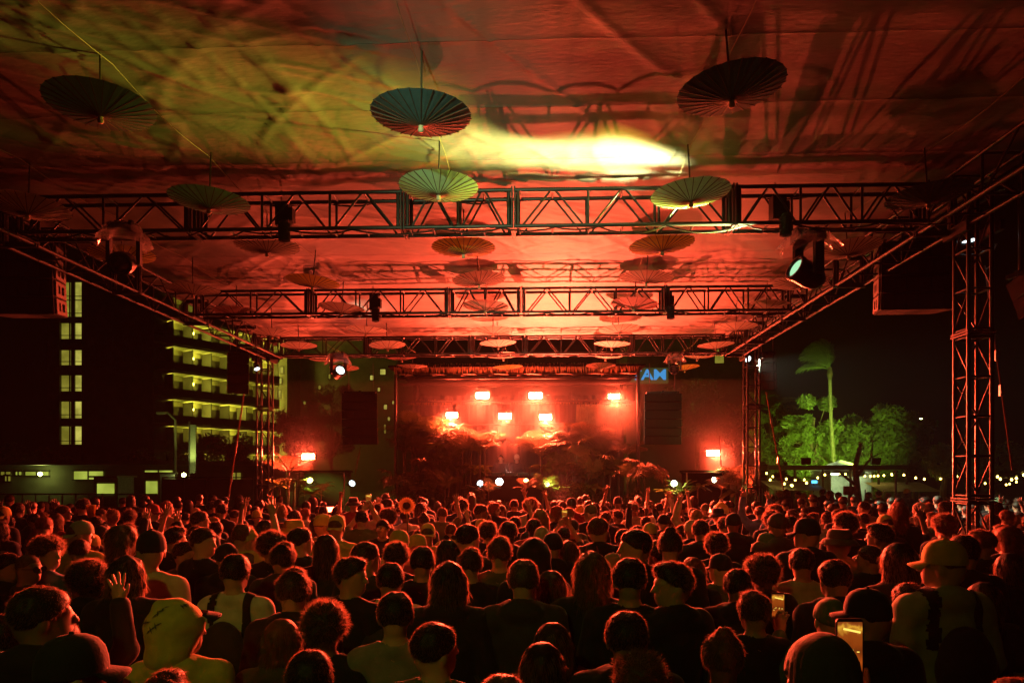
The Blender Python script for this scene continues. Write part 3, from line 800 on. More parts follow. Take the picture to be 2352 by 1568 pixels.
JP = [ # u, v(base), d, kind, n, size, stem, light, label
 (1030,1015,21.0,'palm',9,.85,.30,True,'tall dry palm fanning out beneath the lower left strobe'),
 (945,1010,21.2,'palm',7,1.0,.35,False,'upright palm at the left corner of the stage'),
 (975,1085,20.9,'fan',9,.8,.3,True,'fan palm low at the left of the stage'),
 (1100,1045,20.9,'palm',10,.95,.25,True,'big arching palm left of the performers'),
 (1112,1035,20.7,'palm',6,.55,.2,True,'small palm just left of the performers heads'),
 (1068,1075,20.8,'leafy',14,.55,.2,False,'leafy bush left of the performers table'),
 (1010,1060,20.9,'leafy',14,.7,.3,False,'dense leafy bush between the left palms'),
 (1240,1050,20.9,'palm',10,1.0,.3,True,'big arching palm right of the performers'),
 (1240,1040,21.2,'palm',7,.8,.25,True,'palm with fronds reaching over the performers from the right'),
 (1285,1012,21.3,'palm',8,.75,.25,True,'dry palm below the lower right strobe'),
 (1300,1070,20.8,'leafy',16,.7,.3,False,'dense leafy bush right of the performers'),
 (1350,1060,20.9,'fan',10,.8,.3,False,'dark fan palm under the thatch curtain'),
 (1400,1080,20.8,'leafy',16,.75,.3,False,'broad leafy bush at the right stage corner'),
 (1320,1020,21.4,'fan',9,.75,.2,True,'dry fan palm between thatch curtain and strobes'),
 (1478,1080,20.2,'fan',8,.75,.75,True,'pale fan palm beside the right speaker column'),
 (1440,1100,20.3,'palm',8,.7,.2,False,'low dark palm left of the right speaker column'),
 (1360,1118,20.2,'leafy',14,.6,.1,False,'dark bush along the stage front right of centre'),
 (1245,1128,20.15,'palm',9,.6,.1,False,'lit fern-like palm in front of the table, right'),
 (1205,1125,20.1,'palm',10,.45,.08,True,'lit grassy palm in front of the table'),
 (1285,1125,20.1,'leafy',14,.5,.1,True,'yellow-lit leafy bush right of the table'),
 (1120,1130,20.15,'palm',8,.45,.1,False,'small dark palm in front of the lit lamps'),
 (1080,1125,20.2,'leafy',14,.55,.1,False,'dark bush along the stage front left of the table'),
 (1020,1125,20.2,'palm',8,.6,.1,False,'low palm along the stage front, left'),
 (955,1125,20.2,'leafy',14,.6,.15,False,'dark bush at the left end of the stage front'),
 (910,1100,20.4,'fan',8,.7,.4,False,'dark fan palm at the left stage post'),
 (660,1085,19.2,'palm',8,.85,.2,True,'red-lit palm left of the left side strobe'),
 (640,1115,19.0,'leafy',10,.6,.2,True,'broad leaves below the red-lit left palm'),
 (672,1120,18.9,'fan',8,.6,.2,False,'fan palm drooping beside the left side booth'),
 (712,1135,18.9,'leafy',16,.55,.1,True,'yellow-green lit bush in front of the left side booth'),
 (735,1132,19.0,'palm',8,.5,.1,False,'small palm in front of the left side booth'),
 (1530,1132,19.2,'leafy',16,.6,.1,True,'yellow-green lit bush below the right speaker column'),
 (1562,1130,19.2,'palm',8,.5,.1,False,'small palm beside the white lamp at right'),
 (1600,1120,19.0,'leafy',14,.6,.15,False,'red-lit broadleaf plant left of the right booth'),
 (1655,1125,18.8,'palm',9,.6,.15,True,'palm in front of the right side booth'),
 (1690,1095,19.2,'fan',9,.75,.4,True,'red-lit fan palm right of the right side strobe'),
 (1688,1130,18.7,'leafy',16,.7,.2,False,'red-lit leafy plant at the foot of the far right tower'),
 (1150,1010,22.5,'leafy',12,.6,.3,False,'dark plant behind the performers'),
 (985,980,21.8,'fan',8,.8,.3,False,'dark fan palm high at the stage left'),
 (925,1040,21.21,'palm',11,0.79,.3,False,'feathery palm, first from the left in the middle tier of stage planting'),
 (960,1050,21.22,'palm',12,0.76,.3,True,'feathery palm, second from the left in the middle tier of stage planting'),
 (990,1030,21.18,'leafy',18,0.84,.3,True,'broadleaf plant, second from the left in the upper tier of stage planting'),
 (1015,1085,20.96,'palm',11,0.92,.3,False,'feathery palm, first from the left in the lower tier of stage planting'),
 (1050,1050,21.27,'palm',11,0.74,.3,False,'feathery palm, third from the left in the middle tier of stage planting'),
 (1080,1035,21.01,'palm',11,0.91,.3,True,'feathery palm, fourth from the left in the middle tier of stage planting'),
 (1095,1080,21.30,'leafy',18,0.93,.3,True,'broadleaf plant, second from the left in the lower tier of stage planting'),
 (1270,1045,21.47,'leafy',18,0.73,.3,True,'broadleaf plant, sixth from the left in the middle tier of stage planting'),
 (1290,1090,20.90,'palm',11,0.76,.3,False,'feathery palm, fourth from the left in the lower tier of stage planting'),
 (1315,1045,21.09,'fan',12,0.84,.3,False,'fan palm, seventh from the left in the middle tier of stage planting'),
 (1335,1090,21.21,'leafy',18,0.93,.3,False,'broadleaf plant, fifth from the left in the lower tier of stage planting'),
 (1345,1020,21.40,'palm',13,0.87,.3,True,'feathery palm, sixth from the left in the upper tier of stage planting'),
 (1370,1075,21.48,'fan',13,0.84,.3,False,'fan palm, sixth from the left in the lower tier of stage planting'),
 (1385,1040,21.24,'palm',13,0.77,.3,True,'feathery palm, eighth from the left in the middle tier of stage planting'),
 (1420,1070,21.40,'leafy',18,0.95,.3,True,'broadleaf plant, seventh from the left in the lower tier of stage planting'),
 (1440,1045,21.09,'palm',11,0.71,.3,True,'feathery palm, ninth from the left in the middle tier of stage planting'),
 (930,985,21.41,'leafy',18,0.71,.3,False,'broadleaf plant, first from the left in the upper tier of stage planting'),
 (1000,1000,21.06,'palm',13,0.78,.3,False,'feathery palm, third from the left in the upper tier of stage planting'),
 (1060,1005,21.15,'fan',11,0.78,.3,True,'fan palm, fourth from the left in the upper tier of stage planting'),
 (1262,1020,21.49,'palm',12,0.78,.3,False,'feathery palm, fifth from the left in the upper tier of stage planting'),
 (1255,1075,21.06,'leafy',18,0.92,.3,True,'broadleaf plant, third from the left in the lower tier of stage planting'),
 (1420,1030,21.4,'leafy',14,.7,.3,False,'dark leafy plant beneath the upper right strobe'),
]
for k, (u, v_, d, kind, n, size, stem, light, lab) in enumerate(JP):
    b = at(u, v_, d); zt_ = b.z; b.z = 1.2 if b.y > 20.62 else .02
    plant(b, kind, n, size, lab, seed=k*7+1, stem=max(.15, zt_ - b.z), light=light)
# smoke box added over the stage to give the strobes a halo
a_ = at(628, 1090, 21).x; b_ = at(1722, 1090, 21).x
sm = MB().box(((a_+b_)/2, 22.65, 2.62), (b_-a_, 4.3, 5.1)).build('strobe_halo_smoke', None)
ms = bpy.data.materials.new('strobe_halo_smoke'); ms.use_nodes = True
ns = ms.node_tree.nodes; ns.remove(ns['Principled BSDF'])
pv = ns.new('ShaderNodeVolumePrincipled'); pv.inputs['Color'].default_value = (.9,.9,.9,1); pv.inputs['Density'].default_value = .070; pv.inputs['Anisotropy'].default_value = 0.0
ms.node_tree.links.new(pv.outputs[0], ns['Material Output'].inputs['Volume']); sm.data.materials.clear(); sm.data.materials.append(ms)
tag(sm, 'added smoke volume over the stage that halos the strobes', 'smoke', kind='stuff')
# hedge mass that fills the stage bed
def leaf_cloud(n, fn, size, seed, m, name, parent=None, elong=2.0):
    r = np.random.default_rng(seed)
    p = fn(r, n)
    a = r.normal(size=(n,3)); a /= np.linalg.norm(a, axis=1)[:,None]
    b = r.normal(size=(n,3)); b -= a*(a*b).sum(1)[:,None]; b /= np.linalg.norm(b, axis=1)[:,None]
    s = size*r.uniform(.6,1.4,(n,1))
    v = np.stack([p - a*s*elong*.5, p + b*s*.4, p + a*s*elong*.5, p - b*s*.4], 1).reshape(-1,3)
    f = np.arange(4*n).reshape(n,4)
    return link(name, mesh(name, v, f, m), parent)
def bed(r, n):
    x = r.uniform(sx0, sx1, n); y = r.uniform(20.35, 21.0, n); h = 1.25 + .75*np.abs(np.sin(x*1.3)) ; z = .1 + r.random(n)**.7*h
    mid = (np.abs(x - at(1185,0,20.6).x) < .95); z = np.where(mid, z*.72, z)
    return np.stack([x,y,z], 1)
tag(leaf_cloud(9000, bed, .085, 5, M_['leaf'], 'stage_greenery'), 'dark mass of ground greenery along the stage front', 'greenery', kind='stuff')

# ================================================================== left: hotel, street, fence
M_['conc'] = mat('dark_stucco', (.16,.155,.14), .9, noise=.2, nscale=1.2)
M_['slab'] = mat('balcony_slab', (.24,.23,.15), .85, noise=.15)
M_['door'] = mat('dark_door', (.05,.045,.035), .6)
M_['wallpale'] = mat('pale_wall', (.30,.29,.17), .9, noise=.15, nscale=.8)
M_['glass'] = mat('dark_window', (.02,.022,.025), .12, spec=.8)
def winmat(name, c, s):
    m = bpy.data.materials.new(name); m.use_nodes = True
    n = m.node_tree.nodes; l = m.node_tree.links; n.remove(n['Principled BSDF'])
    e = n.new('ShaderNodeEmission'); tc = n.new('ShaderNodeTexCoord'); t = n.new('ShaderNodeTexNoise'); t.inputs['Scale'].default_value = .8
    l.new(tc.outputs['Object'], t.inputs['Vector'])
    cr = n.new('ShaderNodeValToRGB'); cr.color_ramp.elements[0].position = .35; cr.color_ramp.elements[1].position = .7
    cr.color_ramp.elements[0].color = (c[0]*.5,c[1]*.5,c[2]*.4,1); cr.color_ramp.elements[1].color = (*c,1)
    l.new(t.outputs['Fac'], cr.inputs[0]); l.new(cr.outputs[0], e.inputs[0]); e.inputs[1].default_value = s
    l.new(e.outputs[0], n['Material Output'].inputs[0])
    return m
M_['win_y'] = winmat('lit_landing', (.55,.50,.06), .5)
M_['win_b'] = winmat('lit_landing_bright', (.62,.57,.10), .9)
M_['win_g'] = winmat('lit_window_green', (.50,.60,.08), .9)
M_['bulb_y'] = glow('sconce_bulb', (.95,.85,.07), 110)
def quad(name, m, parent, pts): return link(name, mesh(name, pts, [(0,1,2,3)], m), parent)
dH = 76.0
hb = thing('hotel_stair_tower', at(150, 1090, dH).xy.to_3d(), 'tall dark building end with a column of lit stair landings, far left', 'building')
def HB(u, v, dd=0): return at(u, v, dH + dd)
fx = lambda u: HB(u, 0).x
# dark mass left and right of the landings, built as boxes with a real recess between
def block(parent, u0, u1, v0, v1, d0, d1, m, name='wall'):
    a = at(u0, v1, d0); b = at(u1, v0, d0)
    c = ((a.x+b.x)/2, (a.y+b.y)/2 + (d1-d0)/2, (a.z+b.z)/2)
    return MB().box(c, (abs(b.x-a.x), d1-d0, abs(b.z-a.z))).build(name, m, parent)
block(hb, 108, 137, 560, 1102, dH, dH+9, M_['conc'])
block(hb, 187, 352, 560, 1102, dH, dH+9, M_['conc'])
vsz = [(648,688),(690,727),(742,778),(804,838),(862,898),(922,960),(979,1020)]
prev = 560
for k, (va, vb) in enumerate(vsz):
    block(hb, 137, 187, prev+.5, va-.5, dH+.1, dH+8.8, M_['conc'], 'floor_slab'); prev = vb
    w_ = link('stair_landing', None, hb, T(HB(160, vb)))
    quad('glowing_wall', M_['win_y'], w_, [HB(137,vb,.30), HB(170,vb,.30), HB(170,va,.30), HB(137,va,.30)])  # landing wall and door bay emit, standing in for lamp light on them
    quad('glowing_door_bay', M_['win_b'], w_, [HB(172,vb,.28), HB(187,vb,.28), HB(187,va,.28), HB(172,va,.28)])
    MB().bar(HB(160,vb,.12), HB(160,va,.12), .08, 5).build('stair_pillar', M_['door'], w_)
    MB().box((HB(168,0,.2).x, HB(168,0,.2).y, (HB(0,va,.2).z+HB(0,vb,.2).z)/2), (.4,.2,HB(0,va,.2).z-HB(0,vb,.2).z)).build('stair_core', M_['door'], w_)
    a = HB(137,vb-8,.05); b = HB(187,vb-8,.05)
    MB().bar(a, b, .05, 4).build('rail', M_['door'], w_)
block(hb, 137, 187, prev+.5, 1102, dH+.1, dH+8.8, M_['conc'], 'floor_slab')
# balcony wing receding to the right
bw = thing('hotel_balcony_wing', at(352, 1090, dH).xy.to_3d(), 'hotel wing with rows of lit balconies, left background', 'building')
A0 = at(352, 1090, dH); A0.z = 0; B0 = at(640, 1090, 89.5); B0.z = 0
dv = (B0 - A0); LW = dv.length; dv.normalize(); nv = Vector((dv.y, -dv.x, 0))     # nv towards the camera side
MW = Matrix(((dv.x, -nv.x, 0, A0.x), (dv.y, -nv.y, 0, A0.y), (0,0,1,0), (0,0,0,1)))    # local x along, +y into the building
fl = 3.02; z0 = 2.3 + (1090-970)/F*dH - 2*fl
nfl = 8
MB().box((LW/2, 6.0, (z0+nfl*fl)/2), (LW, 8.0, z0+nfl*fl)).build('wall', M_['wallpale'], bw, MW)
MB().box((LW/2, 5.0, z0+nfl*fl+.25), (LW+.4, 10.4, .5)).build('roof', M_['conc'], bw, MW)
SCON = MB().lathe([(0,-.20),(.18,-.14),(.22,0),(.18,.14),(0,.20)], 6).mesh('sconce', M_['bulb_y'])
DOORM = MB().box((0,0,0), (1,.06,1)).mesh('door', M_['door']); BAR1 = MB().box((0,0,0), (1,1,1)).mesh('baluster_panel', M_['door'])
for k in range(-1, nfl):
    z = z0 + k*fl
    s = MB().box((LW/2, .9, z-.12), (LW, 2.2, .22)).build('balcony_slab', M_['slab'], bw, MW)
    if k < 0: continue
    link('balustrade', BAR1, s, MW @ T(LW/2, -.15, z+.52) @ S(LW, .05, .95))
    nb = 7
    for q in range(nb):
        x = LW*(q+.5)/nb
        for xx, ww in ((-1.3,1.0), (.2,1.5)):
            d = link('balcony_door', DOORM, bw, MW @ T(x+xx, 1.95, z+1.1) @ S(ww, 1, 2.1))
        link('divider', BAR1, bw, MW @ T(x + LW/nb/2 - .1, .95, z+1.35) @ S(.12, 2.0, 2.62))
        if q % 2 == 0 or k == 2:
            for xx in (-.45, 1.35):
                if q % 2 == 0 or xx > 0:
                    link('wall_lamp', SCON, bw, MW @ T(x+xx, 1.55, z+1.95))
MB().bar((-.02,0,0), (-.02,0,z0+nfl*fl), .12, 6).build('corner_post', M_['conc'], bw, MW)
# low roadside building
lb = thing('low_building', at(180, 1090, 52).xy.to_3d(), 'long low building with lit windows behind the left fence', 'building')
a = at(-30, 1135, 52); b = at(600, 1068, 52)
MB().box(((a.x+b.x)/2, a.y+3, b.z/2), (b.x-a.x, 5.8, b.z)).build('wall', mat('low_wall', (.20,.20,.13), .9, noise=.2, nscale=.7), lb)
MB().box(((a.x+b.x)/2, a.y+2.4, b.z+.15), (b.x-a.x+.6, 7.4, .3)).build('roof', M_['conc'], lb)
for u0, u1, v0, v1, m in ((0,22,1083,1090,'win_y'),(35,48,1083,1090,'win_g'),(58,112,1083,1091,'win_g'),(172,240,1082,1100,'win_g'),(338,402,1080,1098,'win_g'),(10,22,1092,1104,'win_y'),(540,560,1085,1100,'win_y')):
    a_ = at(u0, v1, 51.9); b_ = at(u1, v0, 51.9); y = a.y + .02
    w_ = quad('window', M_[m], lb, [(a_.x,y,a_.z),(b_.x,y,a_.z),(b_.x,y,b_.z),(a_.x,y,b_.z)])
    MB().box(((a_.x+b_.x)/2, y-.03, b_.z+.06), (b_.x-a_.x+.2,.1,.1)).box(((a_.x+b_.x)/2, y-.03, a_.z-.06), (b_.x-a_.x+.2,.1,.1)).box(((a_.x+b_.x)/2, y-.03, (a_.z+b_.z)/2), (.08,.08,b_.z-a_.z)).build('frame', M_['door'], w_)
def starlamp(u, v, d, label, r=.12, st=60, power=250):
    p = at(u, v, d); t = thing('wall_floodlight', p, label, 'lamp', 'small bright lamps in the left background')
    MB().lathe([(0,-r),(r*.8,-r*.5),(r,0),(r*.8,r*.5),(0,r)], 10).build('bulb', glow('star_bulb', (.85,1,.25), st), t, T(p))
    MB().box((0,.2,0), (.1,.3,.1)).build('bracket', M_['door'], t, T(p))
    spot('wash', p + Vector((0,-.05,r+.1)), (.0,-.25,1), power, (.8,1,.2), 150, .6, t, .05)
starlamp(92, 1088, 51, 'bright yellow-green lamp on the low building, far left', .16, 30)
starlamp(422, 1090, 40.2, 'bright yellow-green lamp right of the street lamp', .13, 30)
# parked food truck like boxes by the building
for u0, u1, v0, v1, d, lab in ((215,272,1096,1126,40,'pale utility cabinet behind the left railing'), (330,368,1088,1128,38,'lit pale kiosk beside the black fence')):
    a = at(u0, v1, d); b = at(u1, v0, d); c = Vector(((a.x+b.x)/2, a.y+.8, 0))
    t = thing('kiosk', c, lab, 'kiosk')
    MB().box((c.x, c.y, b.z/2), (b.x-a.x, 1.6, b.z)).build('body', mat('kiosk_paint', (.35,.37,.28), .6, noise=.2), t)
    MB().box((c.x, c.y-.1, b.z+.05), (b.x-a.x+.25, 2.0, .1)).build('roof', M_['slab'], t)
    MB().box((c.x, c.y-.81, b.z*.68), ((b.x-a.x)*.7, .03, b.z*.3)).build('hatch', M_['win_g'], t)
# street lamp
def street_lamp(u, vb, vt, d, arm, label, lit=None):
    b = at(u, vb, d); b.z = 0; top = at(u, vt, d).z
    t = thing('street_lamp', b, label, 'street lamp', 'street lamps')
    MB().tube([b, b + Vector((0,0,top*.5)), b + Vector((0,0,top*.92))] + [b + Vector((arm*math.sin(q), 0, top*.92 + (top*.08)*math.sin(q))) for q in (0.4,.8,1.2,1.5)] + [b + Vector((arm*1.5,0,top*.995))], .085, 7, .05).build('pole', M_['wallpale'], t, None, True)
    MB().box((0,0,0), (.55,.22,.12)).box((0,0,-.03), (.4,.18,.1)).build('luminaire', M_['slab'], t, T(b + Vector((arm*1.75, 0, top*.99))))
    if lit: MB().box((0,0,-.09), (.36,.16,.04)).build('lamp_glass', lit, t, T(b + Vector((arm*1.75, 0, top*.99))))
street_lamp(403, 1140, 946, 42, -.5, 'pale curved street lamp standing before the balcony wing')
t = thing('banner_pole', at(444, 1090, 41).xy.to_3d(), 'tall pale banner pole right of the street lamp', 'banner')
a = at(438,1086,41); b = at(451,975,41)
MB().box(((a.x+b.x)/2, a.y, (a.z+b.z)/2), (b.x-a.x, .12, b.z-a.z)).build('banner', mat('banner_cloth', (.32,.33,.26), .8, noise=.2), t)
MB().bar((a.x-.08,a.y,0), (a.x-.08,a.y,b.z+.2), .05, 6).build('pole', M_['steel'], t)
# black scrim fence and railing
a = at(370, 1150, 23); b = at(640, 1098, 23)
n = 5
for k in range(n):
    x0 = a.x + (b.x-a.x)*k/n; x1 = a.x + (b.x-a.x)*(k+1)/n
    t = thing('scrim_fence', ((x0+x1)/2, a.y, 0), f'{ORD[k]} black scrim fence panel from the left, beyond the crowd', 'fence', 'black fence panels at left')
    MB().box(((x0+x1)/2, a.y, b.z/2), (x1-x0-.04, .03, b.z-.05)).build('scrim', M_['black_cloth'], t)
    for x in (x0+.03, x1-.03): MB().bar((x, a.y+.03, 0), (x, a.y+.03, b.z+.05), .025, 6).build('post', M_['black_metal'], t)
    MB().bar((x0+.03, a.y+.03, b.z+.03), (x1-.03, a.y+.03, b.z+.03), .02, 6).build('top_rail', M_['black_metal'], t)
a = at(-10, 1134, 27); b = at(366, 1134, 27)
t = thing('metal_railing', ((a.x+b.x)/2, a.y, 0), 'low metal railing along the left edge behind the crowd', 'railing')
for zz in (a.z, a.z-.5): MB().bar((a.x,a.y,zz), (b.x,a.y,zz), .03, 5).build('rail', M_['steel'], t)
for k in range(13):
    x = a.x + (b.x-a.x)*k/12
    MB().bar((x,a.y,0), (x,a.y,a.z+.03), .03, 5).build('post', M_['steel'], t)

# far blocks in the middle background with scattered lit windows
def far_block(u0, u1, v0, d, label, lits, m='conc', seed=0):
    a = at(u0, 1090, d); b = at(u1, v0, d)
    t = thing('far_building', ((a.x+b.x)/2, a.y, 0), label, 'building', 'far buildings behind the stage')
    MB().box(((a.x+b.x)/2, a.y+6, b.z/2), (b.x-a.x, 12, b.z)).build('wall', M_[m], t)
    MB().box(((a.x+b.x)/2, a.y+6, b.z+.3), (b.x-a.x+.5, 12.5, .6)).build('roof', M_['conc'], t)
    for (u, v, wu, hv, k) in lits:
        p = at(u - wu/2, v + hv/2, d); q = at(u + wu/2, v - hv/2, d); y = a.y - .03
        w_ = MB().box(((p.x+q.x)/2, y, (p.z+q.z)/2), (q.x-p.x+.3, .1, q.z-p.z+.3)).build('window_frame', M_['door'], t)
        quad('pane', M_[k], w_, [(p.x,y-.06,p.z),(q.x,y-.06,p.z),(q.x,y-.06,q.z),(p.x,y-.06,q.z)])
    return t
r_ = random.Random(4)
lits = [(758,865,4,10,'win_y'),(800,905,4,10,'win_b'),(887,935,7,10,'win_b'),(881,855,12,12,'win_b'),(856,868,8,10,'win_b'),(840,930,5,9,'win_b'),(886,985,4,20,'win_y'),(790,960,4,6,'win_y'),(700,925,5,7,'win_y'),(872,895,5,8,'win_b'),(905,925,4,7,'win_b'),(895,962,5,8,'win_b'),(812,848,6,8,'win_b'),(735,890,5,8,'win_y')]
far_block(690, 915, 775, 95, 'dark tower block with scattered lit windows left of the stage', lits)
lits = [(628,870,14,20,'win_b'),(640,905,10,16,'win_b'),(630,940,8,14,'win_b'),(645,875,5,12,'win_b'),(648,850,6,14,'win_b'),(635,985,6,10,'win_y')]
far_block(612, 660, 770, 92, 'narrow lit building end behind the far left tower', lits)
sb = far_block(1440, 1700, 780, 90, 'dark building carrying blue lit letters right of the stage', [(1592,935,12,16,'win_g'),(1600,905,8,8,'win_y'),(1650,820,20,30,'win_y')])
# sign with blue letters, partly hidden by the stage roof
sg = thing('lit_sign', at(1488, 880, 88.5), 'blue lit letters on a dull green sign board above the stage', 'sign')
p = at(1440, 881, 88.6); q = at(1534, 845, 88.6)
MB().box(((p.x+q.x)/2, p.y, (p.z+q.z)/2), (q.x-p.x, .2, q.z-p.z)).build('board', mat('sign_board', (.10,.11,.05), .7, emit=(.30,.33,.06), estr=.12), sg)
M_['blue_letter'] = glow('blue_letters', (.06,.36,.8), .8)
def letters(text, u0, u1, vbase, vtop, d, parent):
    cu = bpy.data.curves.new('letters', 'FONT'); cu.body = text; cu.extrude = .03; cu.offset = .02
    ob = bpy.data.objects.new('letters', cu); COL.objects.link(ob)
    dg = bpy.context.evaluated_depsgraph_get(); me = bpy.data.meshes.new_from_object(ob.evaluated_get(dg))
    COL.objects.unlink(ob); bpy.data.objects.remove(ob)
    co = np.empty(len(me.vertices)*3, np.float32); me.vertices.foreach_get('co', co); co = co.reshape(-1,3)
    lo, hi = co.min(0), co.max(0)
    a = at(u0, vbase, d); b = at(u1, vtop, d)
    out = np.empty_like(co)
    out[:,0] = a.x + (co[:,0]-lo[0])/(hi[0]-lo[0])*(b.x-a.x)
    out[:,2] = a.z + (co[:,1]-lo[1])/(hi[1]-lo[1])*(b.z-a.z)
    out[:,1] = a.y - co[:,2]*2
    me.vertices.foreach_set('co', out.ravel()); me.materials.clear(); me.materials.append(M_['blue_letter']); me.update()
    return link('lettering', me, parent)
letters('TAM', 1449, 1529, 872, 848, 88.3, sg)

# ================================================================== trees
def tree(u, vb, vt, d, wid, label, seed, m='leaf_light', nleaf=5000, size=.16, clumps=26, trunk=.18, crown0=.3, cat='tree', group='trees round the festival ground'):
    r = random.Random(seed); b = at(u, vb, d); b.z = 0; top = at(u, vt, d).z
    t = thing('leafy_tree', b, label, cat, group)
    W = wid/F*d/2; zc = top*(crown0 + (1-crown0)/2); hz = top*(1-crown0)/2
    tr = MB().tube([b, b + Vector((.1,.0,top*.2)), b + Vector((-.05,.1,top*.45)), b + Vector((.1,0,top*.75))], trunk, 7, trunk*.35)
    cl = []
    for k in range(clumps):
        a = r.uniform(0, 6.28); e = r.uniform(-1, .8); rr = r.uniform(.45, .95)
        c = Vector((b.x + W*rr*math.cos(a)*math.sqrt(1-e*e), b.y + W*rr*math.sin(a)*math.sqrt(1-e*e), zc + hz*rr*e))
        cl.append((c, W*r.uniform(.2,.42)))
        if k % 2 == 0: tr.tube([b + Vector((0,0,top*r.uniform(.2,.5))), (b + Vector((0,0,top*.5))).lerp(c, .5) + Vector((0,0,.2)), c], trunk*.3, 4, trunk*.08)
    tr.build('trunk', M_['bark'], t)
    C = np.array([list(c) for c, _ in cl]); Rr = np.array([q for _, q in cl])
    def fn(g, n):
        i = g.integers(0, len(C), n); q = g.normal(size=(n,3)); q /= np.linalg.norm(q, axis=1)[:,None]
        return C[i] + q*(g.random((n,1))**.45)*Rr[i][:,None]*np.array([1,1,.8])
    leaf_cloud(nleaf, fn, size, seed, M_[m], 'crown', t)
    return t
tree(1866, 1090, 885, 38, 120, 'green-lit leafy tree left of the tall palm', 11, nleaf=12000, clumps=46, crown0=.12)
tree(1995, 1090, 905, 39, 190, 'wide green-lit tree right of the tall palm', 12, nleaf=16000, clumps=60, crown0=.10)
tree(2075, 1090, 915, 44, 130, 'dimly lit tree behind the wide green-lit tree', 13, nleaf=9000, clumps=40, crown0=.12)
tree(2168, 1150, 1005, 26, 90, 'small tree left of the right tower', 14, nleaf=3000, size=.1, trunk=.09, crown0=.55, clumps=16)
tree(1770, 1100, 900, 42, 90, 'dark tree behind the far right tower', 15, nleaf=5000)
tree(2290, 1100, 1000, 48, 140, 'dark tree at the far right', 16, nleaf=4000)
tree(1600, 1100, 840, 60, 150, 'dark tree behind the right speaker column', 17, nleaf=5000, m='leaf')
tree(1690, 1100, 880, 55, 110, 'dark tree right of the right side strobe', 18, nleaf=5000, m='leaf')
tree(420, 1090, 1000, 60, 90, 'dark tree before the balcony wing, behind the street lamp', 19, nleaf=4000, m='leaf')
tree(520, 1090, 985, 58, 120, 'dark tree before the right end of the balcony wing', 20, nleaf=5000, m='leaf')
tree(300, 1090, 1030, 58, 120, 'low dark tree before the stair tower base', 21, nleaf=3500, m='leaf')
tree(80, 1090, 1020, 60, 150, 'low dark tree at the far left', 22, nleaf=3500, m='leaf')
tree(760, 1090, 860, 60, 140, 'dark tree left of the left speaker column', 23, nleaf=5500, m='leaf')
tree(680, 1090, 905, 50, 100, 'dark tree behind the left side strobe', 24, nleaf=4500, m='leaf')
# bare tree in front of the stall
b = at(1968, 1165, 24); b.z = 0
t = thing('bare_tree', b, 'bare forked tree trunk before the lit stall', 'tree')
tr = MB().tube([b, b + Vector((.05,0,1.4)), b + Vector((-.05,0,2.6)), b + Vector((.15,0,3.4))], .16, 7, .06)
tr.tube([b + Vector((0,0,1.9)), b + Vector((-.6,0,2.4)), b + Vector((-1.0,0,2.35))], .06, 5, .02).tube([b + Vector((-.02,0,2.2)), b + Vector((.5,0,2.9)), b + Vector((.6,.1,3.5))], .06, 5, .02).tube([b + Vector((.5,0,2.9)), b + Vector((.9,0,3.1))], .03, 5, .01)
tr.build('trunk', M_['bark'], t)
# tall palm bent by the wind
b = at(1915, 1090, 36); b.z = 0; tp = at(1906, 860, 36)
t = thing('palm_tree', b, 'tall slender palm with fronds blown to the left', 'tree', 'trees round the festival ground')
MB().tube([b, b.lerp(tp, .35) + Vector((.1,0,0)), b.lerp(tp, .7), tp], .115, 8, .08).build('trunk', mat('palm_bark', (.26,.23,.17), .9, noise=.25), t)
MB().lathe([(.08,-.3),(.15,0),(.10,.35),(0,.45)], 8).build('crownshaft', M_['leaf_dry'], t, T(tp))
PF = frond_mesh('frond', 1.0, 26, .5, .5, M_['leaf_light'], 9)
for i in range(15):
    r = random.Random(i); a = R(90) + r.uniform(-.55,.55); e = R(r.uniform(-25, 60))
    link('frond', PF, t, T(tp + Vector((0,0,.3))) @ RZ(a) @ RX(e) @ RY(r.uniform(-.5,.5)) @ S(1.75,1.75,1.75))
# far palms by the sign
for u, v_, d, lab in ((1600, 900, 62, 'pale palm lit behind the right speaker column'), (1858-90, 940, 45, 'small lit palm right of the far right tower')):
    b = at(u, 1090, d); b.z = 0; tp = at(u, v_, d)
    t = thing('palm_tree', b, lab, 'tree', 'trees round the festival ground')
    MB().tube([b, b.lerp(tp, .5) + Vector((.2,0,0)), tp], .18, 7, .12).build('trunk', M_['bark'], t)
    for i in range(11):
        r = random.Random(i+40); link('frond', PF, t, T(tp) @ RZ(R(33*i) + r.uniform(-.2,.2)) @ RX(R(r.uniform(-20,50))) @ S(1.9,1.9,1.9))
def ground_flood(u, v, d, aim, power, col, label, size=76):
    p = at(u, v, d)
    t = thing('tree_floodlight', p, label, 'lamp', 'floodlights under the trees')
    q = Vector(aim).normalized().to_track_quat('Z', 'Y').to_matrix().to_4x4()
    MB().box((0,0,-.06), (.4,.3,.12)).build('housing', M_['black_metal'], t, T(p) @ q)
    MB().box((0,0,.01), (.34,.24,.02)).build('lens', M_['lamp_white'], t, T(p) @ q)
    spot('flood', p + Vector(aim).normalized()*.1, aim, power, col, size, .7, t, .15)
ground_flood(2010, 1058, 30.4, (-.02,1.0,.20), 2400, (.60,1,.10), 'floodlight on the pergola roof facing the wide green tree', 84)
ground_flood(1850, 1058, 30.4, (.02,1.0,.20), 1700, (.60,1,.10), 'floodlight on the pergola roof facing the left green tree', 80)

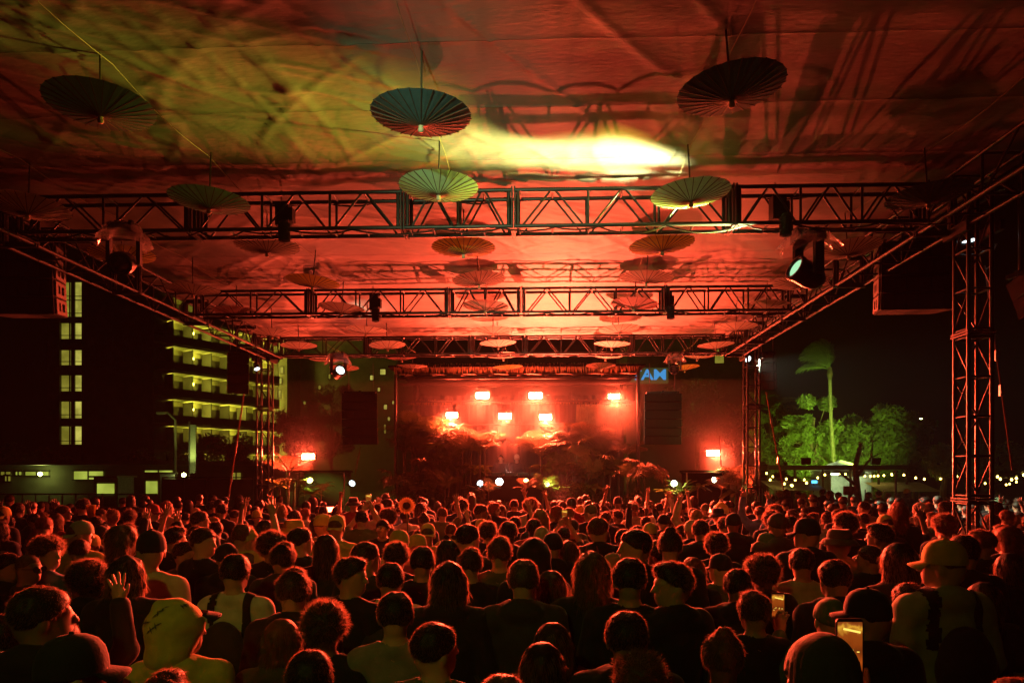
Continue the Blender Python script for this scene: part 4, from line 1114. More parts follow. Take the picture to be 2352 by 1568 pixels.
# ================================================================== right: stalls and string lights
M_['awning'] = mat('awning_cloth', (.62,.62,.52), .8, noise=.15, trans=.2)
M_['stall_light'] = winmat('stall_interior', (.62,.85,.35), 1.5)
a = at(1908, 1128, 31); b = at(2003, 1082, 31)
t = thing('food_stall', ((a.x+b.x)/2, a.y, 0), 'brightly lit white market stall below the green trees', 'stall')
MB().box(((a.x+b.x)/2, a.y+2.2, b.z*.5), (b.x-a.x, .1, b.z)).build('back_wall', M_['awning'], t)
for x in (a.x, b.x): MB().box((x, a.y+1.1, b.z*.5), (.08, 2.1, b.z)).build('side_wall', M_['awning'], t)
MB().box(((a.x+b.x)/2, a.y+.1, .5), (b.x-a.x-.1, .5, 1.0)).build('counter', M_['awning'], t)
v = [(a.x-.15,a.y-.2,b.z),(b.x+.15,a.y-.2,b.z),(b.x+.15,a.y+2.4,b.z),(a.x-.15,a.y+2.4,b.z),((a.x+b.x)/2,a.y+1.1,b.z+.55)]
link('roof', mesh('roof', v, [(0,1,4),(1,2,4),(2,3,4),(3,0,4)], M_['awning']), t)
MB().box(((a.x+b.x)/2, a.y+1.2, b.z-.12), (b.x-a.x-.6, .12, .06)).build('tube_light', glow('stall_tube', (.75,1,.5), 30), t)
MB().box(((a.x+b.x)/2-.1, a.y-.22, b.z-.12), ((b.x-a.x)*.62, .04, .22)).build('name_board', mat('stall_board', (.25,.45,.5), .6), t)
for u0, u1, vt, vb, d, lab in ((1762,1880,1110,1138,27,'low white awning tent left of the lit stall'), (2005,2135,1113,1124,28,'long pale counter right of the lit stall')):
    a = at(u0, vb, d); b = at(u1, vt, d)
    t = thing('market_table', ((a.x+b.x)/2, a.y, 0), lab, 'stall', 'stalls at the right')
    zt = max(b.z, .9)
    v = [(a.x,a.y-.8,zt-.25),(b.x,a.y-.8,zt-.25),(b.x,a.y+.8,zt+.1),(a.x,a.y+.8,zt+.1)]
    link('awning_sheet', mesh('awning_sheet', v, [(0,1,2,3)], M_['awning']), t)
    for x in (a.x+.05, b.x-.05):
        for y in (-.75, .75): MB().bar((x,a.y+y,0), (x,a.y+y,zt-.2), .025, 5).build('post', M_['steel'], t)
a = at(1755, 1078, 29); b = at(2065, 1073, 29)
t = thing('long_pergola', ((a.x+b.x)/2, a.y, 0), 'long dark flat-roofed pergola with warm bulbs beneath', 'pergola')
MB().box(((a.x+b.x)/2, a.y+1, b.z), (b.x-a.x, 3.0, .18)).build('roof', M_['door'], t)
for k in range(6):
    x = a.x + (b.x-a.x)*k/5
    MB().bar((x,a.y-.4,0), (x,a.y-.4,b.z-.08), .05, 6).build('post', M_['door'], t)
M_['warm'] = glow('warm_bulb', (1.0,.72,.12), 12)
BULB = MB().lathe([(0,-.05),(.035,-.03),(.04,.0),(.03,.03),(0,.05)], 6).mesh('bulb', M_['warm'])
def string_lights(pts, n, sag, label, jit=0.0):
    A = Vector(pts[0]); B = Vector(pts[1])
    t = thing('string_lights', A, label, 'string lights', 'strings of warm bulbs')
    P = [A.lerp(B, q) + Vector((0,0,-sag*4*q*(1-q))) for q in np.linspace(0,1,16)]
    MB().tube(P, .008, 4).build('wire', M_['black_metal'], t)
    for k in range(n):
        q = (k+.5)/n; p = A.lerp(B, q) + Vector((random.uniform(-jit,jit),0,-sag*4*q*(1-q)-.06))
        link('bulb', BULB, t, T(p))
string_lights((at(1758,1078,28), at(1900,1082,28)), 8, .35, 'string of warm bulbs left of the lit stall', .2)
string_lights((at(1770,1092,27), at(1850,1100,25)), 5, .25, 'lower string of warm bulbs above the white awning', .2)
string_lights((at(1925,1082,28.4), at(2062,1084,28.4)), 12, .12, 'dense string of warm bulbs along the pergola edge', .15)
string_lights((at(2060,1082,26), at(2210,1086,26)), 5, .2, 'string of warm bulbs right of the pergola', .2)
string_lights((at(2285,1086,24), at(2352,1080,22)), 5, .2, 'string of warm bulbs at the right edge', .1)
string_lights((at(2240,1098,30), at(2352,1100,30)), 6, .2, 'far string of warm bulbs at the right edge', .2)
street_lamp(2098, 1090, 956, 46, .32, 'lit street lamp right of the green trees', glow('street_lamp_glass', (.75,1,.3), 30))
# cluster of lights behind the trees
t = thing('lamp_cluster', at(2108,1022,55), 'cluster of bright pale lights behind the trees at right', 'lamps')
for k, (u, v_, r) in enumerate(((2102,1018,.16),(2110,1022,.2),(2096,1025,.16),(2114,1015,.13),(2106,1030,.14),(2122,1024,.12),(2092,1032,.1),(2118,1032,.1))):
    MB().lathe([(0,-r),(r,0),(0,r)], 8).build('bulb', M_['lamp_white'], t, T(at(u, v_, 55)))
    MB().bar(at(u,v_,55.2), at(2107,1060,55.2), .03, 4).build('arm', M_['door'], t)
t = thing('info_screen', at(1870,1107,27), 'small blue lit screen under the string lights', 'screen')
p = at(1870,1106,27); MB().box(p, (.26,.04,.16)).build('frame', M_['door'], t)
MB().box((p.x,p.y-.03,p.z), (.22,.01,.12)).build('display', glow('blue_screen', (.1,.55,1), 2.0), t)
MB().bar((p.x,p.y+.04,0), (p.x,p.y+.04,p.z), .02, 5).build('stand', M_['door'], t)
t = thing('notice_board', at(1950,1135,24), 'square tan notice board on a post before the stall', 'sign')
p = at(1951,1126,24); MB().box(p, (.42,.04,.30)).build('board', M_['wood'], t); MB().bar((p.x,p.y+.04,0), (p.x,p.y+.04,p.z), .025, 5).build('post', M_['steel'], t)
for u in (2058, 2195):
    p = at(u, 1150, 20); t = thing('slim_post', (p.x,p.y,0), 'slim dark post beyond the crowd at right, %s' % ('left of the small tree' if u < 2100 else 'beside the right tower'), 'post')
    MB().bar((p.x,p.y,0), (p.x,p.y,at(u,1085,20).z), .03, 6).build('shaft', M_['door'], t)
    MB().lathe([(.06,0),(.06,.05),(.03,.07)], 8).build('cap', M_['door'], t, T(p.x,p.y,at(u,1085,20).z))
# ================================================================== people
def surface_nets(fn, lo, hi, h):
    lo = np.array(lo, np.float32); hi = np.array(hi, np.float32)
    n = np.ceil((hi - lo) / h).astype(int) + 1
    ax = [lo[i] + h*np.arange(n[i], dtype=np.float32) for i in range(3)]
    G = np.stack(np.meshgrid(*ax, indexing='ij'), -1)
    V = fn(G.reshape(-1, 3)).reshape(n).astype(np.float32)
    ins = V < 0
    cx = [slice(0,-1), slice(1,None)]
    acc = np.zeros((*(n-1), 3), np.float32); cnt = np.zeros(n-1, np.float32)
    for axis in range(3):
        o1, o2 = [a for a in range(3) if a != axis]
        for p in (0, 1):
            for q in (0, 1):
                s0 = [None]*3; s1 = [None]*3
                s0[axis] = cx[0]; s1[axis] = cx[1]
                s0[o1] = s1[o1] = cx[p]; s0[o2] = s1[o2] = cx[q]
                a = V[tuple(s0)]; b = V[tuple(s1)]
                m = (a < 0) != (b < 0)
                t = np.where(m, a / np.where(m, a - b, 1), 0)
                acc[..., axis] += m * t
                acc[..., o1] += m * p; acc[..., o2] += m * q
                cnt += m
    act = cnt > 0
    ids = np.full(act.shape, -1, int); ids[act] = np.arange(act.sum())
    cell = np.stack(np.nonzero(act), -1).astype(np.float32)
    verts = lo + h*(cell + acc[act] / cnt[act][:, None])
    faces = []
    for axis in range(3):
        o1, o2 = [(1,2),(2,0),(0,1)][axis]
        sl0 = [slice(1,-1)]*3; sl1 = [slice(1,-1)]*3
        sl0[axis] = slice(0,-1); sl1[axis] = slice(1,None)
        a = ins[tuple(sl0)]; b = ins[tuple(sl1)]
        for flip, m in ((False, a & ~b), (True, ~a & b)):
            idx = np.stack(np.nonzero(m), -1)
            if not len(idx): continue
            base = idx.copy(); base[:, o1] += 1; base[:, o2] += 1
            c = []
            for d1, d2 in ((1,1),(0,1),(0,0),(1,0)):
                k = base.copy(); k[:, o1] -= d1; k[:, o2] -= d2
                c.append(ids[k[:,0], k[:,1], k[:,2]])
            qd = np.stack(c, -1)
            qd = qd if not flip else qd[:, ::-1]
            faces.append(qd)
    return verts, np.concatenate(faces)
def ell(P, c, r):
    q = P - np.array(c, np.float32); r = np.array(r, np.float32)
    k0 = np.linalg.norm(q/r, axis=1); k1 = np.linalg.norm(q/(r*r), axis=1) + 1e-6
    return k0*(k0-1)/k1
def cap(P, a, b, r1, r2):
    a = np.array(a, np.float32); b = np.array(b, np.float32); d = b - a
    t = np.clip(((P-a)@d)/(d@d), 0, 1)
    return np.linalg.norm(P - a - t[:,None]*d, axis=1) - (r1 + (r2-r1)*t)
def smin(a, b, k):
    h = np.clip(.5 + .5*(b-a)/k, 0, 1)
    return b*(1-h) + a*h - k*h*(1-h)
def smax(a, b, k): return -smin(-a, -b, k)
HC = np.array([0, 0, 1.635], np.float32)
def head_local(P, yaw, pitch=0.0):
    q = P - HC
    c, s = math.cos(-yaw), math.sin(-yaw)
    return np.stack([q[:,0]*c - q[:,1]*s, q[:,0]*s + q[:,1]*c, q[:,2]], 1)
def sd_head(H):
    d = ell(H, (0,-.014,.028), (.0745,.094,.084))
    d = smin(d, ell(H, (0,.028,-.028), (.060,.066,.082)), .03)
    d = smin(d, ell(H, (0,.048,-.082), (.040,.040,.030)), .03)
    d = smin(d, ell(H, (0,-.06,-.03), (.055,.045,.06)), .03)
    d = smin(d, cap(H, (-.035,.078,.022), (.035,.078,.022), .012, .012), .02)
    for s in (-1, 1): d = smax(d, -ell(H, (s*.031,.098,.002), (.017,.016,.012)), .014)
    d = smin(d, cap(H, (0,.090,.012), (0,.112,-.026), .009, .0135), .012)
    d = smin(d, ell(H, (0,.090,-.055), (.022,.010,.009)), .01)
    for s in (-1, 1):
        d = smin(d, ell(H, (s*.030,.086,.003), (.012,.010,.009)), .004)
        e = ell(H, (s*.080,-.010,-.012), (.011,.022,.033)); d = smin(d, e, .008)
    return d
ARMS = {
 'down':  {1: ((.240,-.03,1.13), (.225,.09,.90)), -1: ((-.240,-.03,1.13), (-.225,.09,.90))},
 'front': {1: ((.245,.02,1.14), (.12,.25,1.12)), -1: ((-.245,.02,1.14), (-.10,.26,1.10))},
 'raise': {1: ((.300,.10,1.58), (.235,.14,1.84)), -1: ((-.240,-.03,1.13), (-.225,.09,.90))},
 'reach': {1: ((.285,.12,1.64), (.30,.20,1.93)), -1: ((-.245,.02,1.14), (-.10,.26,1.10))},
 'both':  {1: ((.300,.12,1.60), (.215,.16,1.86)), -1: ((-.290,.12,1.62), (-.250,.15,1.90))},
 'phone': {1: ((.270,.14,1.24), (.200,.27,1.50)), -1: ((-.245,.02,1.14), (-.10,.26,1.10))},
 'phone_high': {1: ((.240,.20,1.52), (.085,.27,1.76)), -1: ((-.240,.20,1.50), (-.055,.27,1.75))},
}
HANDS = {'down': ('relax','relax'), 'front': ('relax','relax'), 'raise': ('open','relax'), 'reach': ('point','relax'), 'both': ('open','horns'), 'phone': ('grip','relax'), 'phone_high': ('grip','grip')}
def sd_arms(P, arms, upto=1.0, off=0.0):
    d = np.full(len(P), 9., np.float32)
    for s in (1, -1):
        e, w_ = arms[s]; sh = (s*.185, -.012, 1.405)
        a = cap(P, sh, e, .056+off, .043+off)
        if upto > .5:
            ww = tuple(np.array(e) + (np.array(w_)-np.array(e))*(2*(upto-.5)))
            a = smin(a, cap(P, e, ww, .042+off, .042+off + (.030-.042)*2*(upto-.5)), .02)
        else:
            ee = tuple(np.array(sh) + (np.array(e)-np.array(sh))*2*upto)
            a = cap(P, sh, ee, .060+off, .054+off)
        d = np.minimum(d, a)
    return d
def sd_torso(P, off=0.0):
    d = ell(P, (0,-.005,1.27), (.165+off,.112+off,.20+off))
    d = smin(d, ell(P, (0,.0,1.05), (.145+off,.102+off,.18+off)), .06)
    d = smin(d, ell(P, (0,-.005,.93), (.162+off,.115+off,.12+off)), .06)
    d = smin(d, cap(P, (-.165,-.015,1.405), (.165,-.015,1.405), .056+off, .056+off), .05)
    for s in (-1, 1): d = smin(d, cap(P, (s*.02,-.03,1.475), (s*.15,-.02,1.425), .050+off, .050+off), .04)
    return d
def sd_legs(P, off=0.0):
    d = np.full(len(P), 9., np.float32)
    for s in (-1, 1):
        a = cap(P, (s*.085,0,.90), (s*.10,.015,.50), .088+off, .060+off)
        a = smin(a, cap(P, (s*.10,.015,.50), (s*.105,-.015,.09), .060+off, .042+off), .03)
        d = np.minimum(d, a)
    return d
def sd_hand(P, w_, e, style, s):
    w_ = np.array(w_, np.float32); z = w_ - np.array(e, np.float32); z /= np.linalg.norm(z)
    y = np.array([0,-1,0], np.float32); y -= z*(y@z); y /= np.linalg.norm(y); x = np.cross(y, z)
    Q = (P - w_) @ np.stack([x, y, z], 1)
    d = ell(Q, (0,0,.05), (.041,.017,.054)); d = smin(d, cap(Q, (0,0,-.03), (0,0,.03), .029, .025), .02)
    L = [.070,.080,.076,.060]
    for i in range(4):
        bx = -.030 + .020*i
        sp = {'open': .24, 'relax': .05, 'point': .03, 'horns': .12, 'grip': .04}[style]*(i-1.5)
        l = L[i] if s > 0 else L[3-i]
        curl = {'open': 0.05, 'relax': .7, 'grip': 1.2, 'point': (2.4 if (i if s > 0 else 3-i) != 0 else .0), 'horns': (2.4 if i in (1,2) else .1)}[style]
        p0 = np.array([bx, 0, .088]); ang = 0
        for q in range(3):
            ang += curl*.45
            dr = np.array([math.sin(sp)*math.cos(ang), math.sin(ang)*1.0, math.cos(sp)*math.cos(ang)])
            p1 = p0 + dr*l*(.42,.32,.26)[q]
            d = smin(d, cap(Q, p0, p1, .0098-.0008*q, .0092-.0008*q), .004); p0 = p1
    tx = -1 if s > 0 else 1
    o = {'open': .9, 'relax': .35, 'point': .15, 'horns': .3, 'grip': .4}[style]
    p0 = np.array([tx*.032, .004, .025]); p1 = p0 + np.array([tx*.030*o+.006*tx, .012, .032]); p2 = p1 + np.array([tx*.020*o, .010, .028])
    d = smin(d, cap(Q, p0, p1, .0125, .0105), .008); d = smin(d, cap(Q, p1, p2, .0105, .0085), .004)
    return d
def make_body(yaw, arms):
    A = ARMS[arms]
    def fn(P):
        d = smin(sd_torso(P), sd_legs(P), .04)
        d = smin(d, sd_arms(P, A), .025)
        d = smin(d, cap(P, (0,-.025,1.60), (0,-.03,1.44), .054, .062), .03)
        d = smin(d, sd_head(head_local(P, yaw)), .022)
        for s in (-1, 1): d = smin(d, cap(P, (s*.105,-.03,.05), (s*.115,.15,.035), .045, .036), .02)
        return d
    zt = 1.80 if arms in ('down','front','phone') else 2.02
    v, f = surface_nets(fn, (-.42,-.24,-.03), (.42,.42,zt), .0125)
    for s, st_ in ((1, HANDS[arms][0]), (-1, HANDS[arms][1])):
        e, w_ = A[s]
        hv, hf = surface_nets(lambda P: sd_hand(P, w_, e, st_, s), np.array(w_)-.15, np.array(w_)+.22, .0062)
        f = np.concatenate([f, hf + len(v)]); v = np.concatenate([v, hv])
    return v, f
def fold(P, amp, k=1.0):
    return amp*(vnoise(P*np.array([9,9,14])*k + 3.1) + .5*vnoise(P*np.array([22,22,30])*k + 9.7))
def make_top(kind, arms):
    A = ARMS[arms]
    def fn(P):
        if kind == 'tee':
            d = smin(sd_torso(P, .012), sd_arms(P, A, .34, .014), .03) + fold(P, .0055)
            neck = cap(P, (0,-.01,1.52), (0,-.02,1.62), .072, .075)
        else:
            d = smin(sd_torso(P, .026), sd_arms(P, A, .97, .020), .04) + fold(P, .009, .8)
            d = smin(d, ell(P, (0,-.085,1.475), (.125,.060,.065)), .03)
            neck = cap(P, (0,.0,1.50), (0,.0,1.70), .070, .085)
        d = smax(d, .88 - P[:,2], .01)
        d = smax(d, -neck, .012)
        return d
    zt = 1.58 if arms in ('down','front','phone') else 2.0
    return surface_nets(fn, (-.44,-.26,.84), (.44,.42,zt), .013)
def make_trousers():
    def fn(P):
        d = smin(sd_legs(P, .014), ell(P, (0,-.005,.93), (.172,.125,.12)), .04) + fold(P, .006)
        return smax(smax(d, P[:,2]-.99, .01), .10-P[:,2], .01)
    return surface_nets(fn, (-.26,-.2,.05), (.26,.22,1.02), .016)
def tufts(v, f, n, L, wid, down, seed, out=.6, rand=.5, flow=0.0):
    g = np.random.default_rng(seed)
    i = g.integers(0, len(f), n); q = f[i]
    a, b, c, e = v[q[:,0]], v[q[:,1]], v[q[:,2]], v[q[:,3]]
    nn = np.cross(c-a, e-b); nn /= np.linalg.norm(nn, axis=1)[:,None] + 1e-9
    u = g.random((n,2)); p = (a*(1-u[:,:1])+b*u[:,:1])*(1-u[:,1:]) + (e*(1-u[:,:1])+c*u[:,:1])*u[:,1:]
    gd = np.array([0,-.35,-1.0]) - nn*(nn @ np.array([0,-.35,-1.0]))[:,None]; gd /= np.linalg.norm(gd, axis=1)[:,None] + 1e-6
    d = nn*out + g.normal(size=(n,3))*rand*.5 + gd*flow + np.array([0,-.15,-down]); d /= np.linalg.norm(d, axis=1)[:,None]
    s = np.cross(d, g.normal(size=(n,3))); s /= np.linalg.norm(s, axis=1)[:,None] + 1e-9
    l = L*g.uniform(.5,1.2,(n,1)); ww = wid*g.uniform(.6,1.3,(n,1))
    m = p + d*l*.55 + np.array([0,0,-.10])*l*down
    t = p + d*l + np.array([0,0,-.35])*l*down
    p = p - nn*.004
    V = np.stack([p - s*ww, p + s*ww, m + s*ww*.6, m - s*ww*.6, t], 1).reshape(-1,3)
    k = np.arange(n)*5
    F4 = np.stack([k, k+1, k+2, k+3], 1); F3 = np.stack([k+3, k+2, k+4], 1)
    return V, F4, F3
def clip_line(H, a, b): return (a + b*H[:,1]) - H[:,2]      # hair kept above this slanted line
def hair_sd(style):
    def cran(H, o): return ell(H, (0,-.016,.030), (.0745+o,.094+o,.084+o))
    if style == 'short':
        return lambda H: smax(cran(H, .016) + .006*vnoise(H*34+1.7), clip_line(H, -.012, .74), .012)
    if style == 'textured':
        return lambda H: smax(smin(cran(H, .016), ell(H, (0,.02,.098), (.06,.075,.032)), .02) + .009*vnoise(H*30+5.), clip_line(H, -.006, .72), .012)
    if style == 'buzz':
        return lambda H: smax(cran(H, .0035) + .001*vnoise(H*60), clip_line(H, -.012, .74) + .006*vnoise(H*40), .004)
    if style == 'curly':
        return lambda H: smax(cran(H, .030) + .018*vnoise(H*24+2.) + .008*vnoise(H*55), clip_line(H, -.02, .70), .014)
    if style == 'afro':
        return lambda H: smax(ell(H, (0,-.03,.04), (.130,.135,.125)) + .015*vnoise(H*30), clip_line(H, -.03, 1.0), .02)
    if style in ('long', 'wavy', 'hairband'):
        am = .012 if style == 'wavy' else .005
        def fn(H):
            d = cran(H, .020)
            d = smin(d, ell(H, (0,-.050,-.10), (.098,.070,.190)), .03)
            for s in (-1, 1): d = smin(d, cap(H, (s*.078,-.01,.02), (s*.088,.0,-.21), .026, .020), .025)
            d = d + am*vnoise(H*np.array([26,26,9 if style == 'long' else 20])+4.) + .003*vnoise(H*60)
            return smax(d, -ell(H, (0,.125,-.045), (.064,.10,.125)), .015)
        return fn
    if style == 'bun':
        def fn(H):
            d = smax(cran(H, .015) + .005*vnoise(H*36), clip_line(H, -.012, .74), .012)
            return smin(d, ell(H, (0,-.055,.125), (.040,.040,.036)) + .005*vnoise(H*44), .012)
        return fn
    if style == 'ponytail':
        def fn(H):
            d = smax(cran(H, .013) + .004*vnoise(H*36), clip_line(H, -.012, .74), .012)
            t = smin(cap(H, (0,-.105,.06), (0,-.150,.02), .020, .030), cap(H, (0,-.150,.02), (0,-.145,-.17), .030, .012), .02)
            return smin(d, t + .006*vnoise(H*34), .012)
        return fn
    if style == 'beanie':
        return lambda H: smax(smin(cran(H, .018), ell(H, (0,-.03,.085), (.065,.075,.055)), .03) + .003*vnoise(H*26) + .0028*np.sin(24*np.arctan2(H[:,1]+.016, H[:,0]))*np.clip((.115-H[:,2])*20, 0, 1), clip_line(H, .022, .32), .008)
    if style == 'hood':
        def fn(H):
            d = ell(H, (0,-.030,.030), (.122,.138,.122)); d = smin(d, ell(H, (0,-.06,-.10), (.125,.105,.10)), .06)
            d = smin(d, cap(H, (0,-.04,.10), (0,-.10,.135), .06, .03), .04) + fold(H + HC, .006)
            return smax(d, -ell(H, (0,.175,-.02), (.080,.13,.110)), .015)
        return fn
HAIR = {}
M_['wisps'] = mat('hair_wisps', (.30,.19,.13), .5, trans=.65)
for st_, tf in {'short':(3200,.016,.0010,.1), 'textured':(3600,.024,.0011,.0), 'buzz':(5000,.005,.0006,.0), 'curly':(4200,.034,.0013,.1), 'afro':(4500,.030,.0012,.0),
               'long':(4200,.050,.0012,1.0), 'wavy':(4600,.050,.0013,.8), 'bun':(2600,.022,.0011,.1), 'ponytail':(2600,.022,.0011,.4), 'beanie':(0,0,0,0), 'hood':(0,0,0,0)}.items():
    hv, hf = surface_nets(hair_sd(st_), (-.19,-.24,-.36), (.19,.20,.20), .0085)
    b = mesh('hair', hv, hf, M_['black_cloth'], True)
    if tf[0]:
        V4, F4, F3 = tufts(hv, hf, tf[0], tf[1], tf[2], tf[3], 3, .55 if st_ in ('curly','afro') else .44, .7 if st_ in ('curly','afro') else .55, 0.0 if st_ in ('curly','afro') else .9)
        vv = np.concatenate([hv, V4]); ff = hf.tolist() + (F4 + len(hv)).tolist() + (F3 + len(hv)).tolist()
        b = mesh('hair', vv, ff, M_['black_cloth'], True); b.materials.append(M_['wisps'])
        mi_ = np.zeros(len(ff), np.int32); mi_[len(hf):] = 1; b.polygons.foreach_set('material_index', mi_)
    HAIR[st_] = b
# hats made as shells
def cap_mesh():
    b = MB(); n = 48
    prof = [(1.0,-.018),(1.0,.0),(.97,.03),(.88,.062),(.70,.088),(.42,.104),(.12,.110),(0,.111)]
    v = []; f = []
    for (r, z) in prof:
        for i in range(n):
            a = 2*math.pi*i/n; se = 1 - .022*(i % 8 == 0); v.append((.089*r*se*math.cos(a), -.012 + .108*r*se*math.sin(a), .035 + z))
    for j in range(len(prof)-1):
        for i in range(n): f.append((j*n+i, j*n+(i+1) % n, (j+1)*n+(i+1) % n, (j+1)*n+i))
    b.add(v, f); b.lathe([(.009,.146),(.008,.152),(0,.154)], 8, T(0,-.012,0))
    dome = b.mesh('cap_dome', M_['black_cloth'], True)
    v = []; f = []; m = 14
    for lay in (0, 1):
        for q in range(5):
            for i in range(m+1):
                a = R(-62 + 124*i/m); s = math.sin(a); ext = .068*math.cos(a*.95)**.6*q/4
                x = .088*s*(1+.05*q/4); y = -.012 + .106*math.cos(a) + ext
                v.append((x, y, .024 - .028*(s*s)*(q/4)*1.0 - .02*(q/4) - lay*.005))
    k = m+1; o = 5*k
    for q in range(4):
        for i in range(m):
            a = q*k+i; f.append((a, a+1, a+k+1, a+k)); f.append((o+a, o+a+k, o+a+k+1, o+a+1))
    for i in range(m): a = 4*k+i; f.append((a, a+1, o+a+1, o+a))
    for q in range(4):
        a = q*k; f.append((a, a+k, o+a+k, o+a)); a = q*k+m; f.append((a+k, a, o+a, o+a+k))
    return dome, mesh('brim', v, f, M_['black_cloth'], True)
CAPD, CAPB = cap_mesh()
def brim_hat(r_b, droop, hgt, flat):
    d = MB().lathe([(.092,.0),(.090,.03),(.085,hgt*.7),(.07 if flat else .06,hgt),(.03,hgt+.006 if not flat else hgt-.008),(0,hgt+.008 if not flat else hgt-.012)], 24, T(0,-.012,.045) @ S(1,1.18,1)).mesh('hat_crown', M_['black_cloth'], True)
    b = MB().lathe([(.091,.004),(.115,-.008*droop*8*.4),(r_b,-droop),(r_b,-droop-.004),(.112,-.012*droop*8*.4-.004),(.090,-.002)], 28, T(0,-.012,.045) @ S(1,1.12,1)).mesh('brim', M_['black_cloth'], True)
    return d, b
BUCKET = brim_hat(.150, .045, .085, True); FEDORA = brim_hat(.165, .004, .11, True)
_bod = {}
def body(yaw, arms):
    k = (yaw, arms)
    if k not in _bod:
        v, f = make_body(R(yaw), arms); _bod[k] = mesh('body', v, f, M_['black_cloth'], True)
    return _bod[k]
_tops = {}
def topm(kind, arms):
    k = (kind, arms)
    if k not in _tops:
        v, f = make_top(kind, arms); _tops[k] = mesh('top', v, f, M_['black_cloth'], True)
        _tops[k]['n'] = 0
    return _tops[k]
TROU = mesh('trousers', *make_trousers(), M_['black_cloth'], True)
def mirrored(me):
    k = me.name + '_m'
    if k in bpy.data.meshes: return bpy.data.meshes[k]
    m = me.copy(); m.name = k
    co = np.empty(len(m.vertices)*3, np.float32); m.vertices.foreach_get('co', co); co = co.reshape(-1,3); co[:,0] *= -1
    m.vertices.foreach_set('co', co.ravel()); m.flip_normals(); m.update()
    return m
SKIN = [mat('skin_light', (.55,.34,.25), .5, bump=.1, bscale=90), mat('skin_tan', (.40,.23,.15), .5, bump=.1, bscale=90), mat('skin_brown', (.22,.12,.075), .5), mat('skin_deep', (.09,.05,.033), .5)]
HCOL = {n_: mat('hair_'+n_, c, .55, noise=.3, nscale=30, trans=.1, spec=.35) for n_, c in {'black':(.010,.008,.007), 'dark brown':(.035,.020,.012), 'brown':(.09,.05,.025), 'blond':(.36,.25,.11), 'red':(.22,.06,.03), 'grey':(.35,.34,.32)}.items()}
TCOL = {n_: mat('cloth_'+n_.replace(' ','_'), c, .85, noise=.15, nscale=18, bump=.15, bscale=120, sheen=.15) for n_, c in {
  'black':(.012,.012,.013), 'charcoal':(.035,.035,.038), 'navy':(.016,.022,.05), 'white':(.62,.60,.54), 'cream':(.55,.50,.36), 'grey':(.20,.20,.20), 'olive':(.10,.11,.05),
  'green':(.10,.17,.09), 'red':(.28,.035,.03), 'yellow':(.55,.46,.10), 'blue':(.10,.17,.32), 'tan':(.30,.22,.13), 'pale green':(.34,.40,.26), 'brown':(.09,.06,.04)}.items()}
STUBBLE = mat('stubble', (.10,.062,.045), .75, noise=.25, nscale=60, bump=.3, bscale=260, spec=.25)
HAIRSTYLES = {'short','textured','buzz','curly','afro','long','wavy','bun','ponytail'}
WREAL = {'short':.182,'textured':.182,'buzz':.165,'curly':.222,'afro':.262,'long':.200,'wavy':.215,'bun':.182,'ponytail':.180,'beanie':.188,'hood':.235,'cap':.182,'backcap':.182,'bucket':.262,'fedora':.30}
HTOP = {'bun':1.80,'curly':1.79,'afro':1.80,'hood':1.80,'beanie':1.785,'bucket':1.80,'fedora':1.80,'textured':1.785}
def setm(o, m):
    o.material_slots[0].link = 'OBJECT'; o.material_slots[0].material = m
GROUP = 'people in the festival crowd'
def person(loc, s, rz, style, hc, kind, tc, label, yaw=0, arms='down', mirror=False, skin=1, hatcol=None, group=GROUP, z=0.0, lean=(0,0)):
    M0 = T(loc[0], loc[1], z) @ RX(lean[0]) @ RY(lean[1]) @ RZ(rz) @ S(s, s, s)
    byaw = min((-80,-45,0,45,80), key=lambda q: abs(q - (-yaw if mirror else yaw)))
    if arms != 'down': byaw = 0
    fix = (lambda m: mirrored(m)) if mirror else (lambda m: m)
    o = link('person', fix(body(byaw, arms)), None, M0); setm(o, SKIN[skin]); tag(o, label, 'person', group)
    t = link('top', fix(topm(kind, arms)), o, M0); setm(t, TCOL[tc])
    tr = link('trousers', TROU, o, M0); setm(tr, TCOL['charcoal' if tc != 'charcoal' else 'navy'])
    hy = R(-byaw if mirror else byaw)
    MH = M0 @ T(Vector(HC)) @ RZ(hy)
    if style in HAIRSTYLES:
        h = link('hair', HAIR[style], o, MH); setm(h, HCOL[hc] if style != 'buzz' else STUBBLE)
    else:
        under = 'short' if style in ('cap','backcap','bucket','fedora') else None
        if style in ('beanie','hood'):
            h = link(style, HAIR[style], o, MH); setm(h, TCOL[hatcol or tc])
        else:
            h = link('hair', HAIR['buzz'], o, MH); setm(h, HCOL[hc])
            dm, br = (CAPD, CAPB) if style in ('cap','backcap') else (BUCKET if style == 'bucket' else FEDORA)
            MC = MH @ (RZ(R(180)) if style == 'backcap' else Matrix())
            c = link('hat', dm, o, MC); setm(c, TCOL[hatcol or 'black'])
            b = link('brim', br, c, MC); setm(b, TCOL[hatcol or 'black'])
    return o, M0, MH
K = .336
ORIG = {'A': 0.0, 'B': 781.0, 'C': 1562.0}
TAKEN = []
def from_photo(crop, x, yt, wd, style, **kw):
    u = ORIG[crop] + x*K; v = 1120.9 + yt*K; wp = wd*K
    wr = WREAL[style]; ht = HTOP.get(style, 1.765)
    k = (v - HV)*wr/wp
    s = CAMZ/(ht + k)
    s2 = min(1.10, max(.86, s))
    d = F*wr*s/wp if abs(s2-s) < 1e-6 else max(1.1, (CAMZ - ht*s2)*F/(v - HV))
    p = at(u, v, d)
    TAKEN.append((p.x, p.y))
    return p, s2
